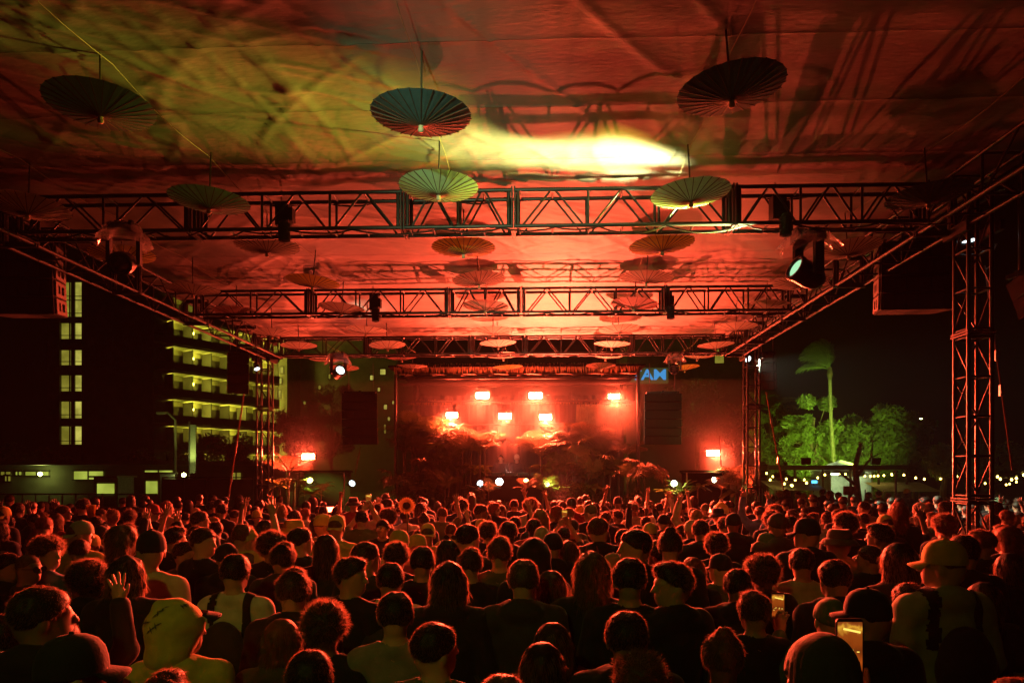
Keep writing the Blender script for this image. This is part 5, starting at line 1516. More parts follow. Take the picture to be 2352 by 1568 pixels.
# (crop, x, top y, width, style, hair colour, top kind, top colour, head yaw, label, extras)
PEOPLE = [
 ('A',1030,300,190,'cap','black','tee','cream',40,'man in black cap and pale tee with dark square on the back',{'arms':'down','hatcol':'black','print':True}),
 ('A',1615,445,190,'short','black','tee','white',-15,'short-haired man in white shirt with a dark backpack strap',{'strap':True,'skin':0}),
 ('A',1240,745,330,'hood','black','hoodie','yellow',-45,'person in yellow-lit patterned hood near the lower left corner',{'pattern':True}),
 ('A',545,230,130,'backcap','brown','tee','yellow',-40,'person in a yellow-green backwards cap at left',{'hatcol':'pale green','skin':0}),
 ('A',330,320,190,'curly','dark brown','tee','blue',-80,'curly-haired man in profile facing right with pale collar',{'skin':0}),
 ('A',550,345,120,'short','dark brown','hoodie','yellow',0,'person in dull yellow hoodie behind the curly-haired man',{}),
 ('A',200,440,140,'buzz','black','tee','charcoal',-80,'shaven-headed person with glasses at the left edge',{'skin':2}),
 ('A',60,440,150,'short','black','hoodie','black',-80,'dark-haired person in profile at the extreme left',{'skin':1}),
 ('A',850,250,190,'wavy','brown','tee','black',-45,'person with tousled brown hair behind the black cap',{}),
 ('A',1270,360,135,'short','black','tee','charcoal',-80,'bearded short-haired man looking down to the right',{'skin':1}),
 ('A',1395,265,150,'short','dark brown','tee','black',-80,'man in profile facing right with yellow-lit face',{'skin':0}),
 ('A',1200,252,120,'textured','black','tee','black',-45,'dark tousled head behind the black cap man',{}),
 ('A',620,485,250,'afro','black','hoodie','black',0,'large dark round hairdo at left in deep shade',{'skin':3}),
 ('A',870,460,240,'wavy','black','hoodie','black',0,'dark wavy-haired person left of the pale tee',{'skin':2}),
 ('A',1555,365,150,'beanie','black','hoodie','black',0,'person in black beanie behind the backpack man',{'hatcol':'black'}),
 ('A',1700,262,130,'beanie','black','hoodie','brown',-30,'person in beanie coloured for yellowish light, below a raised hand',{'hatcol':'yellow'}),  # yellowish light put into the beanie colour
 ('A',1940,355,165,'textured','black','hoodie','charcoal',0,'dark tousled head left of the tall-crowned hair',{}),
 ('A',2230,318,160,'long','dark brown','tee','charcoal',0,'person with tall straight dark hair, left of centre',{}),
 ('A',1870,285,170,'curly','black','tee','black',-45,'curly dark head below the yellow bucket hats',{}),
 ('A',2060,265,140,'short','black','tee','black',-45,'short dark hair below the second yellow hat',{}),
 ('A',2000,192,170,'bucket','brown','tee','cream',80,'person in a yellow-green bucket hat seen from the side',{'hatcol':'yellow'}),
 ('A',2215,182,110,'cap','brown','tee','cream',-45,'person in pale yellow cap beside the bucket hat',{'hatcol':'yellow'}),
 ('A',2300,190,120,'backcap','brown','tee','yellow',0,'person in light yellow cap right of the pair of hats',{'hatcol':'yellow'}),
 ('A',2010,528,225,'textured','dark brown','hoodie','black',0,'broad dark head in black jacket, left of centre foreground',{}),
 ('A',2230,760,290,'curly','dark brown','tee','black',0,'curly dark hair with bright red rim, lower left of centre',{}),
 ('A',1930,892,250,'long','red','hoodie','brown',0,'long hair coloured for red light at the bottom, left of centre',{'skin':0}),  # fair hair given red to stand for the light on it
 ('A',2120,1095,310,'short','black','tee','black',0,'dark short hair rising from the bottom edge, left of centre',{}),
 ('A',1130,1225,320,'textured','dark brown','tee','black',0,'red-rimmed hair at the very bottom beside the patterned hood',{}),
 ('A',300,662,310,'short','black','hoodie','black',-45,'dark head with red-lit cheek at left foreground',{'skin':2}),
 ('A',520,1022,380,'cap','black','hoodie','black',-30,'dark capped head filling the lower left corner',{'hatcol':'black'}),
 ('A',50,850,250,'short','black','hoodie','green',0,'person in grey-green hoodie cut by the left edge',{}),
 ('A',130,1090,260,'long','black','tee','black',-30,'dark long hair with red rim in the bottom left corner',{}),
 ('A',385,100,58,'buzz','black','tee','charcoal',-45,'bald-looking far head with red-lit crown at left',{'skin':0}),
 ('A',575,70,80,'short','black','tee','black',-80,'taller man in profile holding a yellow cup at far left',{'arms':'front','skin':0}),
 ('A',1050,112,80,'cap','brown','tee','charcoal',-80,'man in cap coloured for red light, in profile facing right',{'hatcol':'red','skin':0}),  # red light on the cap put into its cloth colour
 ('A',1450,82,62,'textured','black','tee','black',-45,'far tousled head standing above its row at left',{}),
 ('A',1370,152,100,'short','black','tee','charcoal',-45,'short dark head with lit cheek, far left of centre',{}),
 ('A',890,142,85,'curly','black','tee','navy',0,'curly dark head in the far left rows',{}),
 ('A',695,132,62,'buzz','black','tee','charcoal',-45,'shaven head beside the man with the cup',{'skin':0}),
 ('B',380,700,245,'short','black','tee','grey',0,'man with short black hair and grey tee, centre-left foreground',{'skin':0}),
 ('B',660,912,275,'short','black','tee','olive',-30,'man with shaved head and visible right ear, bottom centre-left',{'skin':0}),
 ('B',1255,480,215,'short','brown','hoodie','charcoal',0,'man with orange-rimmed short hair and patterned jacket in the centre',{'skin':0}),
 ('B',350,503,185,'short','black','tee','white',0,'short-haired man in pale shirt with dark backpack',{'strap':True,'skin':1}),
 ('B',745,500,250,'wavy','black','hoodie','black',0,'person with big dark hair and red-lit curls on both sides',{}),
 ('B',565,392,168,'short','black','tee','black',0,'round short-haired head left of the sunglasses wearer',{}),
 ('B',895,392,162,'textured','dark brown','tee','black',0,'textured short hair in dark printed top, centre',{'text':True}),
 ('B',1095,316,165,'textured','brown','tee','olive',0,'tall man with swept orange-rimmed hair in the centre',{'skin':0}),
 ('B',738,352,158,'long','black','tee','black',0,'dark straight hair with sunglasses pushed up on top',{}),
 ('B',390,362,170,'curly','black','tee','black',0,'curly rimmed head left of centre',{}),
 ('B',185,362,165,'short','dark brown','tee','charcoal',-30,'short wide head above the profile man, left of centre',{}),
 ('B',80,452,190,'textured','black','tee','black',-80,'stubbled man in profile facing right, left of centre',{'skin':1}),
 ('B',205,442,140,'long','dark brown','tee','black',0,'long-haired head right behind the profile man',{}),
 ('B',1440,562,205,'long','dark brown','hoodie','black',0,'long dark hair right of the central man',{}),
 ('B',1720,432,250,'wavy','brown','tee','black',0,'long wavy-haired person wearing small devil horns',{'horns':True}),
 ('B',1980,470,228,'short','black','tee','black',0,'short-haired man in dark shirt right of the horns',{'skin':1}),
 ('B',2010,276,185,'short','black','hoodie','black',80,'bearded man in profile facing left, right of centre',{'skin':1}),
 ('B',2265,482,225,'textured','black','hoodie','black',80,'man in profile facing left with tousled hair, right of centre',{'skin':1}),
 ('B',2180,342,150,'textured','dark brown','tee','black',30,'tousled head between two profile men',{}),
 ('B',2255,252,165,'bun','dark brown','tee','black',0,'head with a top bun and red rim, right of centre',{}),
 ('B',1960,832,285,'short','black','hoodie','black',-10,'large dark short-haired man in black jacket, right of centre',{'skin':1}),
 ('B',1450,916,245,'long','dark brown','tee','black',0,'long hair with red rim low in the centre',{}),
 ('B',1380,1052,290,'long','black','tee','charcoal',0,'dark parted hair at the bottom centre',{}),
 ('B',2050,1102,340,'curly','brown','hoodie','black',0,'curly red-rimmed hair at the bottom, right of centre',{}),
 ('B',1110,1262,360,'short','brown','tee','black',0,'orange-rimmed crown of hair at the very bottom centre',{}),
 ('B',880,242,150,'short','black','tee','black',-45,'square-cut dark hair above the centre row',{}),
 ('B',1010,222,120,'curly','black','tee','black',0,'curly dark head right of the square-cut hair',{}),
 ('B',1150,222,125,'short','black','hoodie','black',0,'smooth dark head in black hoodie near the centre',{'skin':3}),
 ('B',1770,196,135,'short','brown','hoodie','black',-45,'man in dark hoodie turned right with lit ear',{'skin':0}),
 ('B',1590,206,92,'beanie','black','tee','black',0,'person in shiny dark beanie right of the raised phone',{'hatcol':'charcoal'}),
 ('B',600,246,105,'backcap','brown','tee','yellow',0,'person in yellow-lit backwards cap left of centre',{'hatcol':'yellow'}),
 ('B',400,292,130,'cap','brown','tee','cream',45,'person in bright yellow-green round cap left of centre',{'hatcol':'yellow'}),
 ('B',520,320,110,'cap','brown','tee','yellow',80,'person in yellow cap with brim pointing left',{'hatcol':'yellow'}),
 ('B',1380,256,112,'beanie','black','hoodie','olive',0,'person in pale yellow-green beanie right of centre',{'hatcol':'pale green'}),
 ('B',1640,112,66,'beanie','black','tee','olive',0,'far person in olive-yellow beanie right of centre',{'hatcol':'yellow'}),
 ('B',290,212,92,'short','black','tee','black',180,'person in sunglasses facing back towards the camera',{'skin':1,'face':True}),
 ('B',1370,142,110,'long','blond','tee','black',0,'fair long hair with bright red rim right of centre',{}),
 ('B',1330,332,230,'hood','black','hoodie','black',0,'person in pointed black hood, centre-right',{}),
 ('B',1455,292,140,'beanie','black','hoodie','black',0,'dark round beanie beside the pointed hood',{'hatcol':'black'}),
 ('B',1560,356,150,'wavy','brown','tee','black',0,'wavy-haired head left of the devil horns',{}),
 ('B',1860,452,130,'cap','brown','tee','brown',80,'person in tan cap with brim pointing left',{'hatcol':'tan'}),
 ('C',1790,366,235,'cap','brown','hoodie','pale green',60,'man in large yellow baseball cap facing left with backpack',{'hatcol':'yellow','strap':True,'skin':0}),
 ('C',960,958,480,'beanie','red','hoodie','charcoal',10,'person in big knitted beanie holding up a phone, bottom right',{'hatcol':'olive','arms':'phone'}),
 ('C',1020,736,215,'beanie','black','hoodie','green',0,'person in green beanie and sweater filming with a phone',{'hatcol':'green','arms':'phone','mirror':True}),
 ('C',1265,702,260,'cap','black','hoodie','black',45,'man in dark cap beside the green beanie',{'hatcol':'black','skin':1}),
 ('C',500,686,205,'textured','dark brown','tee','black',0,'short-haired man in black top, lower right of centre',{'skin':1}),
 ('C',290,922,275,'bun','brown','tee','black',0,'head with swept-up bun at the bottom, right of centre',{}),
 ('C',390,546,180,'short','black','hoodie','black',0,'dark smooth head left of the dark curly cluster',{}),
 ('C',560,446,210,'curly','black','hoodie','black',0,'dark curly head with sunglasses band, right of centre',{}),
 ('C',85,472,165,'wavy','red','tee','black',0,'red-rimmed wavy hair, right of centre',{}),
 ('C',270,456,140,'cap','black','tee','olive',60,'person in dark cap and olive tee facing left',{'hatcol':'black'}),
 ('C',830,406,160,'short','black','tee','pale green',0,'square dark hair above a pale green shirt',{}),
 ('C',1050,482,200,'short','black','hoodie','black',20,'dark short hair behind the lit phone',{}),
 ('C',860,212,150,'cap','black','hoodie','black',45,'tall person in dark cap, right of centre',{'hatcol':'black'}),
 ('C',660,160,130,'beanie','black','hoodie','brown',0,'person in brown beanie in the right-hand crowd',{'hatcol':'brown'}),
 ('C',360,162,105,'beanie','black','hoodie','black',0,'person in tall dark beanie, right middle rows',{'hatcol':'black'}),
 ('C',140,206,112,'textured','black','hoodie','black',0,'flat-top haired man in black jacket, right middle rows',{'skin':1}),
 ('C',250,296,150,'curly','black','tee','black',-20,'dark curly hair with red curls at its right side',{}),
 ('C',1080,252,200,'bucket','black','tee','tan',60,'person in wide-brimmed dark hat, right side',{'hatcol':'brown'}),
 ('C',1120,156,140,'curly','black','tee','black',30,'dark curly head above the wide-brimmed hat',{}),
 ('C',1360,226,140,'textured','black','tee','black',30,'dark spiky hair left of the yellow cap dome',{}),
 ('C',1405,186,98,'backcap','brown','tee','black',0,'person in bright yellow cap in the right-hand crowd',{'hatcol':'yellow'}),
 ('C',1490,96,150,'wavy','red','tee','black',0,'tall dark red hair standing out at right',{}),
 ('C',1800,170,140,'curly','red','tee','black',20,'dark reddish curls left of the right tower',{}),
 ('C',1490,372,215,'long','black','hoodie','black',0,'wide dark hair below the yellow-topped cap at right',{}),
 ('C',1290,386,135,'short','dark brown','tee','black',30,'red-rimmed short hair in the right-hand crowd',{}),
 ('C',2060,272,135,'textured','red','tee','black',30,'tall dark head right of the right tower',{}),
 ('C',2235,256,150,'long','red','tee','black',30,'long red-rimmed hair at the right edge',{}),
 ('C',2250,442,170,'long','black','hoodie','black',20,'dark long hair close to the right edge',{}),
 ('C',585,310,112,'cap','brown','tee','green',45,'person in dull green cap, right of centre',{'hatcol':'green'}),
 ('C',1930,315,190,'short','black','hoodie','black',0,'dark head right behind the large yellow cap',{}),
 ('C',2285,1285,300,'short','red','tee','black',0,'reddish crown of hair in the bottom right corner',{'skin':0}),
 ('C',2180,60,92,'fedora','brown','hoodie','pale green',60,'white-lit man in dark brimmed hat and sunglasses at right',{'hatcol':'green','skin':0}),
 ('C',1590,560,120,'wavy','black','tee','charcoal',30,'dark wavy hair left of the large yellow cap',{}),
 ('C',2070,640,200,'long','black','tee','charcoal',0,'dark hair behind the hoodie of the yellow cap man',{}),
 ('C',1560,640,200,'short','black','hoodie','black',0,'dark head right of the dark cap, lower right',{}),
 # raised arms (head position, hand above)
 ('A',235,170,75,'short','black','tee','red',0,'person raising a bent fist at far left',{'arms':'raise'}),
 ('A',60,190,75,'short','black','tee','black',0,'person holding up a horns hand sign at the left edge',{'arms':'both'}),
 ('A',880,235,95,'curly','black','tee','black',0,'person stretching a flat hand to the right at left',{'arms':'raise'}),
 ('A',1210,225,85,'short','black','tee','black',0,'person holding up spread fingers, left of centre',{'arms':'raise','mirror':True}),
 ('A',1480,225,85,'short','black','tee','charcoal',0,'person raising one straight palm, left of centre',{'arms':'reach'}),
 ('A',1660,240,130,'short','brown','tee','yellow',0,'person with long yellow-lit arm and hand raised high',{'arms':'raise','skin':0}),
 ('A',2210,120,62,'short','black','tee','black',0,'far person pointing one arm up before the left booth',{'arms':'reach'}),
 ('B',150,150,90,'short','black','tee','olive',0,'person filming the stage with a phone raised in both hands',{'arms':'phone_high','skin':0}),
 ('B',1530,260,90,'short','black','tee','black',0,'person filming with a raised phone right of centre',{'arms':'phone_high'}),
 ('B',1190,75,58,'short','black','tee','black',0,'far person bending an arm over the head in the centre',{'arms':'raise'}),
 ('B',1330,90,58,'short','black','tee','black',0,'far person raising a fist right of centre',{'arms':'raise'}),
 ('B',1900,60,62,'cap','black','tee','black',0,'far person in dark cap throwing an arm up and left',{'arms':'raise','mirror':True,'hatcol':'black'}),
 ('B',2010,90,58,'short','black','tee','black',0,'far person holding up two fingers before the dark greenery',{'arms':'reach','skin':0}),
 ('B',2180,100,62,'short','black','hoodie','white',0,'far person in pale sleeves raising a hand by the lit bush',{'arms':'raise','skin':0}),
 ('B',2330,100,62,'cap','black','tee','black',0,'far person in cap pointing up near the right booth',{'arms':'raise','mirror':True,'hatcol':'charcoal'}),
 ('C',170,100,60,'beanie','black','tee','olive',0,'far person in olive beanie lifting a bare arm',{'arms':'reach','mirror':True,'hatcol':'olive','skin':0}),
 ('C',545,120,70,'short','brown','hoodie','blue',0,'person in blue sleeves holding both hands up at right',{'arms':'both','skin':0}),
 ('C',1560,230,85,'short','black','tee','black',0,'person with a forearm raised left of the right tower',{'arms':'raise','skin':2}),
 ('A',420,905,230,'short','black','hoodie','black',0,'person spreading an open palm at the lower left',{'arms':'raise','skin':1}),
 ('B',760,240,80,'short','brown','tee','yellow',0,'yellow-lit person raising a forearm left of the square-cut hair',{'arms':'raise','skin':0}),
 ('B',700,130,70,'short','brown','tee','olive',0,'person with small raised hand behind the sunflower',{'arms':'raise','skin':0}),
]
M_['pattern_dark'] = mat('hood_print', (.10,.10,.05), .8)
M_['screen_print'] = mat('tee_print', (.03,.05,.055), .7, noise=.3, nscale=20)
M_['textile_print'] = mat('grey_lettering', (.12,.11,.11), .7)
def patch(me, test, off, name, m, parent, M):
    co = np.empty(len(me.vertices)*3, np.float32); me.vertices.foreach_get('co', co); co = co.reshape(-1,3)
    no = np.empty(len(me.vertices)*3, np.float32); me.vertices.foreach_get('normal', no); no = no.reshape(-1,3)
    fs = [tuple(p.vertices) for p in me.polygons if len(p.vertices) == 4]
    fa = np.array(fs); c = co[fa].mean(1); keep = fa[test(c, no[fa].mean(1))]
    if not len(keep): return
    u, inv = np.unique(keep, return_inverse=True)
    return link(name, mesh(name, co[u] + no[u]*off, inv.reshape(-1,4), m, True), parent, M)
def phone_mat(seed):
    m = bpy.data.materials.new('phone_screen'); m.use_nodes = True
    n = m.node_tree.nodes; l = m.node_tree.links; n.remove(n['Principled BSDF'])
    tc = n.new('ShaderNodeTexCoord'); mp = n.new('ShaderNodeMapping'); mp.inputs['Scale'].default_value = (12, 12, 5.88); mp.inputs['Location'].default_value = (.5, 0, .5)
    l.new(tc.outputs['Object'], mp.inputs[0]); sp = n.new('ShaderNodeSeparateXYZ'); l.new(mp.outputs[0], sp.inputs[0])
    t = n.new('ShaderNodeTexNoise'); t.noise_dimensions = '4D'; t.inputs['Scale'].default_value = 5; t.inputs['W'].default_value = seed; l.new(mp.outputs[0], t.inputs['Vector'])
    cr = n.new('ShaderNodeValToRGB'); e = cr.color_ramp.elements
    e[0].position = 0; e[0].color = (.05,.006,.0,1); e[1].position = 1; e[1].color = (.12,.02,.002,1)
    for p, c in ((.18,(.42,.07,.006,1)), (.42,(.16,.03,.004,1)), (.55,(.26,.045,.004,1)), (.72,(.30,.06,.006,1)), (.84,(.75,.36,.03,1)), (.9,(.3,.07,.01,1))):
        q = cr.color_ramp.elements.new(p); q.color = c
    a = n.new('ShaderNodeMath'); a.operation = 'MULTIPLY_ADD'; a.inputs[1].default_value = .28; l.new(t.outputs['Fac'], a.inputs[0])
    sb = n.new('ShaderNodeMath'); sb.operation = 'ADD'; sb.inputs[1].default_value = -.14; l.new(sp.outputs['Z'], sb.inputs[0]); sb.inputs[1].default_value = -.14; l.new(sb.outputs[0], a.inputs[2])
    l.new(a.outputs[0], cr.inputs[0])
    em = n.new('ShaderNodeEmission'); em.inputs[1].default_value = 1.0; l.new(cr.outputs[0], em.inputs[0])
    l.new(em.outputs[0], n['Material Output'].inputs[0]); return m
def phone(M, label, sz=1.0):
    t = tag(link('mobile_phone', None, None, M), label, 'phone', 'phones held up in the crowd')
    w_, h = .078*sz, .158*sz
    b = MB(); v = []; f = []; rr = .012*sz; n = 5
    ring = [(sx*(w_/2-rr) + rr*math.cos(a), sz_*(h/2-rr) + rr*math.sin(a)) for (sx, sz_, a0) in ((1,1,0),(-1,1,90),(-1,-1,180),(1,-1,270)) for a in [R(a0+90*i/n) for i in range(n+1)]]
    k = len(ring); v = [(x, -.004, z) for x, z in ring] + [(x, .004, z) for x, z in ring]
    f = [tuple(range(k)), tuple(range(2*k-1, k-1, -1))] + [(i, k+i, k+(i+1) % k, (i+1) % k) for i in range(k)]
    b.add(v, f); b.build('case', M_['black_metal'], t, M)
    MB().add([(-w_/2+.004,-.0046,-h/2+.008),(w_/2-.004,-.0046,-h/2+.008),(w_/2-.004,-.0046,h/2-.010),(-w_/2+.004,-.0046,h/2-.010)], [(0,1,2,3)]).build('screen', phone_mat(random.random()*9), t, M)
    pk = MB(); rk = random.Random(5)
    for q in range(9): pk.box((rk.uniform(-.026,.026)*sz, -.0050, rk.uniform(-.040,-.008)*sz), (.006*sz*rk.uniform(.5,1.3), .0004, .0028*sz))
    pk.box((-.004*sz,-.0050,.045*sz), (.05*sz,.0004,.006*sz), RY(R(12)))
    pk.build('pictured_lights', glow('pictured_lights', (1,.72,.12), 1.3), t, M)
    MB().lathe([(.0055,-.0005),(.0062,0),(.0045,.0006),(.0055,-.0005)], 12, T(0,-.0052,-h*.36) @ RX(R(90))).build('shutter_button', glow('shutter', (1,.55,.1), 1.2), t, M)
    MB().box((0,.006,h*.32), (.03,.004,.03)).build('camera_bump', M_['black_metal'], t, M)
DJ_LABELS = []
PH = iter(['large phone with glowing orange picture, bottom right', 'phone with glowing orange picture held by the green beanie', 'small glowing phone raised left of centre near the stage', 'small glowing phone raised right of centre'])
PHL = {'person in big knitted beanie holding up a phone, bottom right': 0, 'person in green beanie and sweater filming with a phone': 1, 'person filming the stage with a phone raised in both hands': 2, 'person filming with a raised phone right of centre': 3}
PHN = ['large phone with glowing orange picture, bottom right', 'phone with glowing orange picture held by the green beanie', 'small glowing phone raised left of centre near the stage', 'small glowing phone raised right of centre']
MANUAL = []
for (crop, x, yt, wd, style, hc, kind, tc, yaw, lab, ex) in PEOPLE:
    p, s = from_photo(crop, x, yt, wd, style)
    rz = R(random.uniform(-8, 8)); yy = yaw
    if ex.get('face'): rz = R(180); yy = 0
    elif abs(yaw) > 70: rz = R(yaw*.3); yy = yaw
    o, M0, MH = person((p.x, p.y), s, rz, style, hc, kind, tc, lab, yy, ex.get('arms','down'), ex.get('mirror', False), ex.get('skin', random.choice([0,1,1,2])), ex.get('hatcol'))
    MANUAL.append((p, s))
    if ex.get('print'):
        patch(topm(kind,'down'), lambda c, n_: (np.abs(c[:,0]) < .125) & (c[:,2] > 1.06) & (c[:,2] < 1.335) & (n_[:,1] < -.2), .0025, 'back_print', M_['screen_print'], o, M0)
    if ex.get('strap'):
        for sgn in (-1, 1):
            patch(topm(kind, ex.get('arms','down')), lambda c, n_: (np.abs(c[:,0] - sgn*.115) < .026) & (c[:,2] > 1.22) & (n_[:,2] > -.3), .006, 'backpack_strap', TCOL['black'], o, M0)
        bp = ell
        v, f = surface_nets(lambda P: smax(ell(P, (0,-.19,1.15), (.15,.09,.21)), -sd_torso(P, .02), .02) + fold(P, .004), (-.2,-.32,.9), (.2,-.02,1.4), .016)
        bk = link('backpack', mesh('backpack', v, f, M_['black_cloth'], True), o, M0); setm(bk, TCOL['charcoal'])
    if ex.get('pattern'):
        r = random.Random(2); lf = MB()
        for _ in range(9):
            az0 = R(r.uniform(150, 390)); el0 = R(r.uniform(-5, 65)); tilt = r.uniform(0, 6.28)
            for q in range(5):
                az = az0 + .11*q*math.cos(tilt); el = el0 + .11*q*math.sin(tilt)
                nrm = Vector((math.cos(az)*math.cos(el), math.sin(az)*math.cos(el), math.sin(el)))
                ctr = Vector((0,-.030,.030)) + Vector((nrm.x*.122, nrm.y*.138, nrm.z*.122))*1.035
                nn_ = Vector((nrm.x/.122, nrm.y/.138, nrm.z/.122)).normalized()
                e1 = nn_.orthogonal().normalized(); e2 = nn_.cross(e1); an = tilt + (.7 if q % 2 else -.7)
                d1 = e1*math.cos(an) + e2*math.sin(an); d2 = nn_.cross(d1)
                lf.add([ctr - d1*.020, ctr + d2*.0045 + nn_*.001, ctr + d1*.020, ctr - d2*.0045 + nn_*.001], [(0,1,2,3)])
        lf.build('leaf_print', M_['pattern_dark'], o, MH)
        c_ = link('cap', CAPB, o, MH @ T(0,.03,.06)); setm(c_, TCOL['navy'])
    if ex.get('horns'):
        hb_ = MB().tube([(.092*math.sin(a), -.005, .03 + .088*math.cos(a)) for a in np.linspace(-1.4,1.4,12)], .005, 6).build('headband', M_['black_metal'], o, MH)
        for sgn in (-1, 1): MB().tube([(sgn*.030,-.005,.112), (sgn*.036,-.005,.135), (sgn*.030,-.005,.165)], .012, 7, .001).build('horn', mat('horn_felt', (.30,.03,.03), .7), hb_, MH)
    if ex.get('text'):
        cu = bpy.data.curves.new('print', 'FONT'); cu.body = 'Roland'; cu.size = .085; cu.align_x = 'CENTER'; cu.extrude = .001
        ob = bpy.data.objects.new('print', cu); COL.objects.link(ob)
        me = bpy.data.meshes.new_from_object(ob.evaluated_get(bpy.context.evaluated_depsgraph_get())); bpy.data.objects.remove(ob)
        me.materials.clear(); me.materials.append(M_['textile_print'])
        link('lettering', me, o, M0 @ T(.05,-.145,1.29) @ RX(R(90)))
    if lab in PHL:
        k = PHL[lab]; mx = -1 if ex.get('mirror') else 1
        if ex['arms'] == 'phone': Mp = M0 @ T(mx*.195, .315, 1.665) @ RZ(R(4*mx))
        else: Mp = M0 @ T(.015, .30, 1.90)
        phone(Mp, PHN[k], 1.08)
    if 'sunglasses' in lab or 'glasses' in lab:
        g_ = MB()
        if 'pushed up' in lab or 'band' in lab: MG = MH @ T(0,-.01,.085) @ RX(R(30))
        else: MG = MH
        for sgn in (-1, 1):
            g_.lathe([(.024,.0),(.026,.003),(.024,.006),(0,.006),(0,0),(.024,0)], 12, T(sgn*.033,.115,.002) @ RX(R(90))).bar((sgn*.055,.112,.006), (sgn*.082,-.02,.004), .003, 4)
        g_.bar((-.01,.116,.006), (.01,.116,.006), .003, 4)
        g_.build('glasses', M_['lens_off'], o, MG)
# held cup and sunflower
p, s = at(ORIG['A']+622*K, 1120.9+160*K, 10.6), 1
t = thing('drink_cup', p, 'yellow lit drink cup raised at far left', 'cup')
MB().lathe([(0,-.06),(.032,-.06),(.044,.065),(.046,.068),(.042,.065),(.031,-.055),(0,-.055)], 16).build('cup_wall', mat('yellow_cup', (.75,.42,.05), .4, trans=.4), t, T(p) @ S(1.5,1.5,1.5), True)
MB().lathe([(.046,.064),(.049,.068),(.046,.072),(.043,.068),(.046,.064)], 16).build('rim', mat('cup_rim', (.8,.6,.2), .4), t, T(p) @ S(1.5,1.5,1.5), True)
p = at(ORIG['B']+455*K, 1120.9+118*K, 10.6)
t = thing('sunflower', (p.x, p.y, 1.3), 'large sunflower on a stem held above the crowd', 'flower')
MB().tube([(p.x+.02,p.y,1.35), (p.x,p.y+.02,p.z-.08), (p.x,p.y+.02,p.z)], .012, 6).build('stem', M_['leaf'], t)
MF = T(p) @ RX(R(80))
MB().lathe([(0,-.02),(.055,-.02),(.065,0),(.05,.02),(0,.026)], 18).build('disc', mat('seed_disc', (.06,.03,.012), .9, bump=.6, bscale=120), t, MF, True)
PET = MB().add([(-.012,.055,0),(.012,.055,0),(.024,.09,.008),(-.024,.09,.008),(.0,.14,-.004)], [(0,1,2,3),(3,2,4)]).mesh('petal', mat('petal', (.34,.22,.08), .6, trans=.15))
for k in range(22): link('petal', PET, t, MF @ RZ(2*math.pi*k/22) @ T(0,0,.006*(k % 2)) @ RX(R(random.uniform(-12,12))))

# performers
for u, style, lab, hc in ((1150,'short','performer with head bowed at the left of the decks','black'), (1187,'cap','performer in white cap behind the decks, facing the crowd','brown')):
    p = at(u, 1043, 22.3)
    person((p.x, p.y), (p.z-1.2)/1.77, R(180), style, hc, 'tee' if style == 'short' else 'hoodie', 'charcoal' if style == 'short' else 'black', lab, 0, 'front', False, 0, 'white', 'performers on stage', 1.2)
# people strolling by the stalls
far = [(1772,'short'),(1790,'beanie'),(1806,'long'),(1832,'short'),(1846,'cap'),(1888,'short'),(1905,'wavy'),(1925,'short'),(1996,'long'),(2018,'short'),(2040,'cap'),(2085,'beanie'),(2118,'short'),(2180,'short')]
for k, (u, style) in enumerate(far):
    p = at(u, 1130, 22.5 + random.uniform(-1, 2))
    person((p.x, p.y), random.uniform(.94,1.04), R(random.choice([90,-90,180,30])), style, 'black', 'hoodie', ['black','charcoal','navy','brown','olive'][k % 5], f'dark figure by the stalls, {(ORD+["eleventh","twelfth","thirteenth","fourteenth"])[k]} from the left', 0, 'down', False, k % 3, 'tan' if style != 'beanie' else 'yellow', 'people by the stalls')

# ---- the rest of the crowd, in rows
def ordn(k):
    if k < 10: return ORD[k]
    n = k + 1; return f"{n}{'th' if 10 <= n % 100 <= 20 else {1:'st',2:'nd',3:'rd'}.get(n % 10, 'th')}"
r = random.Random(21)
auto = []
STY = ['short']*10 + ['textured']*6 + ['long']*6 + ['wavy']*4 + ['curly']*1 + ['bun','ponytail','buzz','afro'] + ['cap']*3 + ['backcap']*2 + ['beanie']*2 + ['bucket','hood']
COLS = ['black']*9 + ['charcoal']*4 + ['navy']*2 + ['grey','white','cream','olive','brown','green','red','blue','tan']
d = 4.3; row = 0
rows = []
while d < 17.4:
    wmax = .78*d + .6
    xx = -wmax + r.uniform(0, .6); line = []
    while xx < wmax:
        dd = d + r.uniform(-.24, .24); x = xx + r.uniform(-.16, .16)
        p = FWD*dd + RGT*x
        if all((p.x-q[0])**2 + (p.y-q[1])**2 > (.50 if dd > 6 else .58)**2 for q in TAKEN) and abs(p.x-5.3) + abs(p.y-8.47) > .7:
            # keep sight lines to the people placed by hand: skip near places that would cover them
            line.append((p.x, p.y, dd)); TAKEN.append((p.x, p.y))
        xx += .66 if d < 9 else .68
    rows.append(line); d += .80
rows.reverse()
cands = []
for ri, line in enumerate(rows):
    for k, (x, y, dd) in enumerate(line): cands.append((dd, ri, k, x, y))
cands.sort()
N_IND = max(0, 298 - len(PEOPLE) - 2 - len(far))
HN = {'short':'short %s hair','textured':'tousled %s hair','long':'long %s hair','wavy':'wavy %s hair','curly':'curly %s hair','bun':'%s hair in a bun','ponytail':'%s ponytail','buzz':'shaved %s hair','afro':'round %s afro','cap':'a cap','backcap':'a backwards cap','beanie':'a beanie','bucket':'a bucket hat','hood':'a raised hood'}
stuff = []
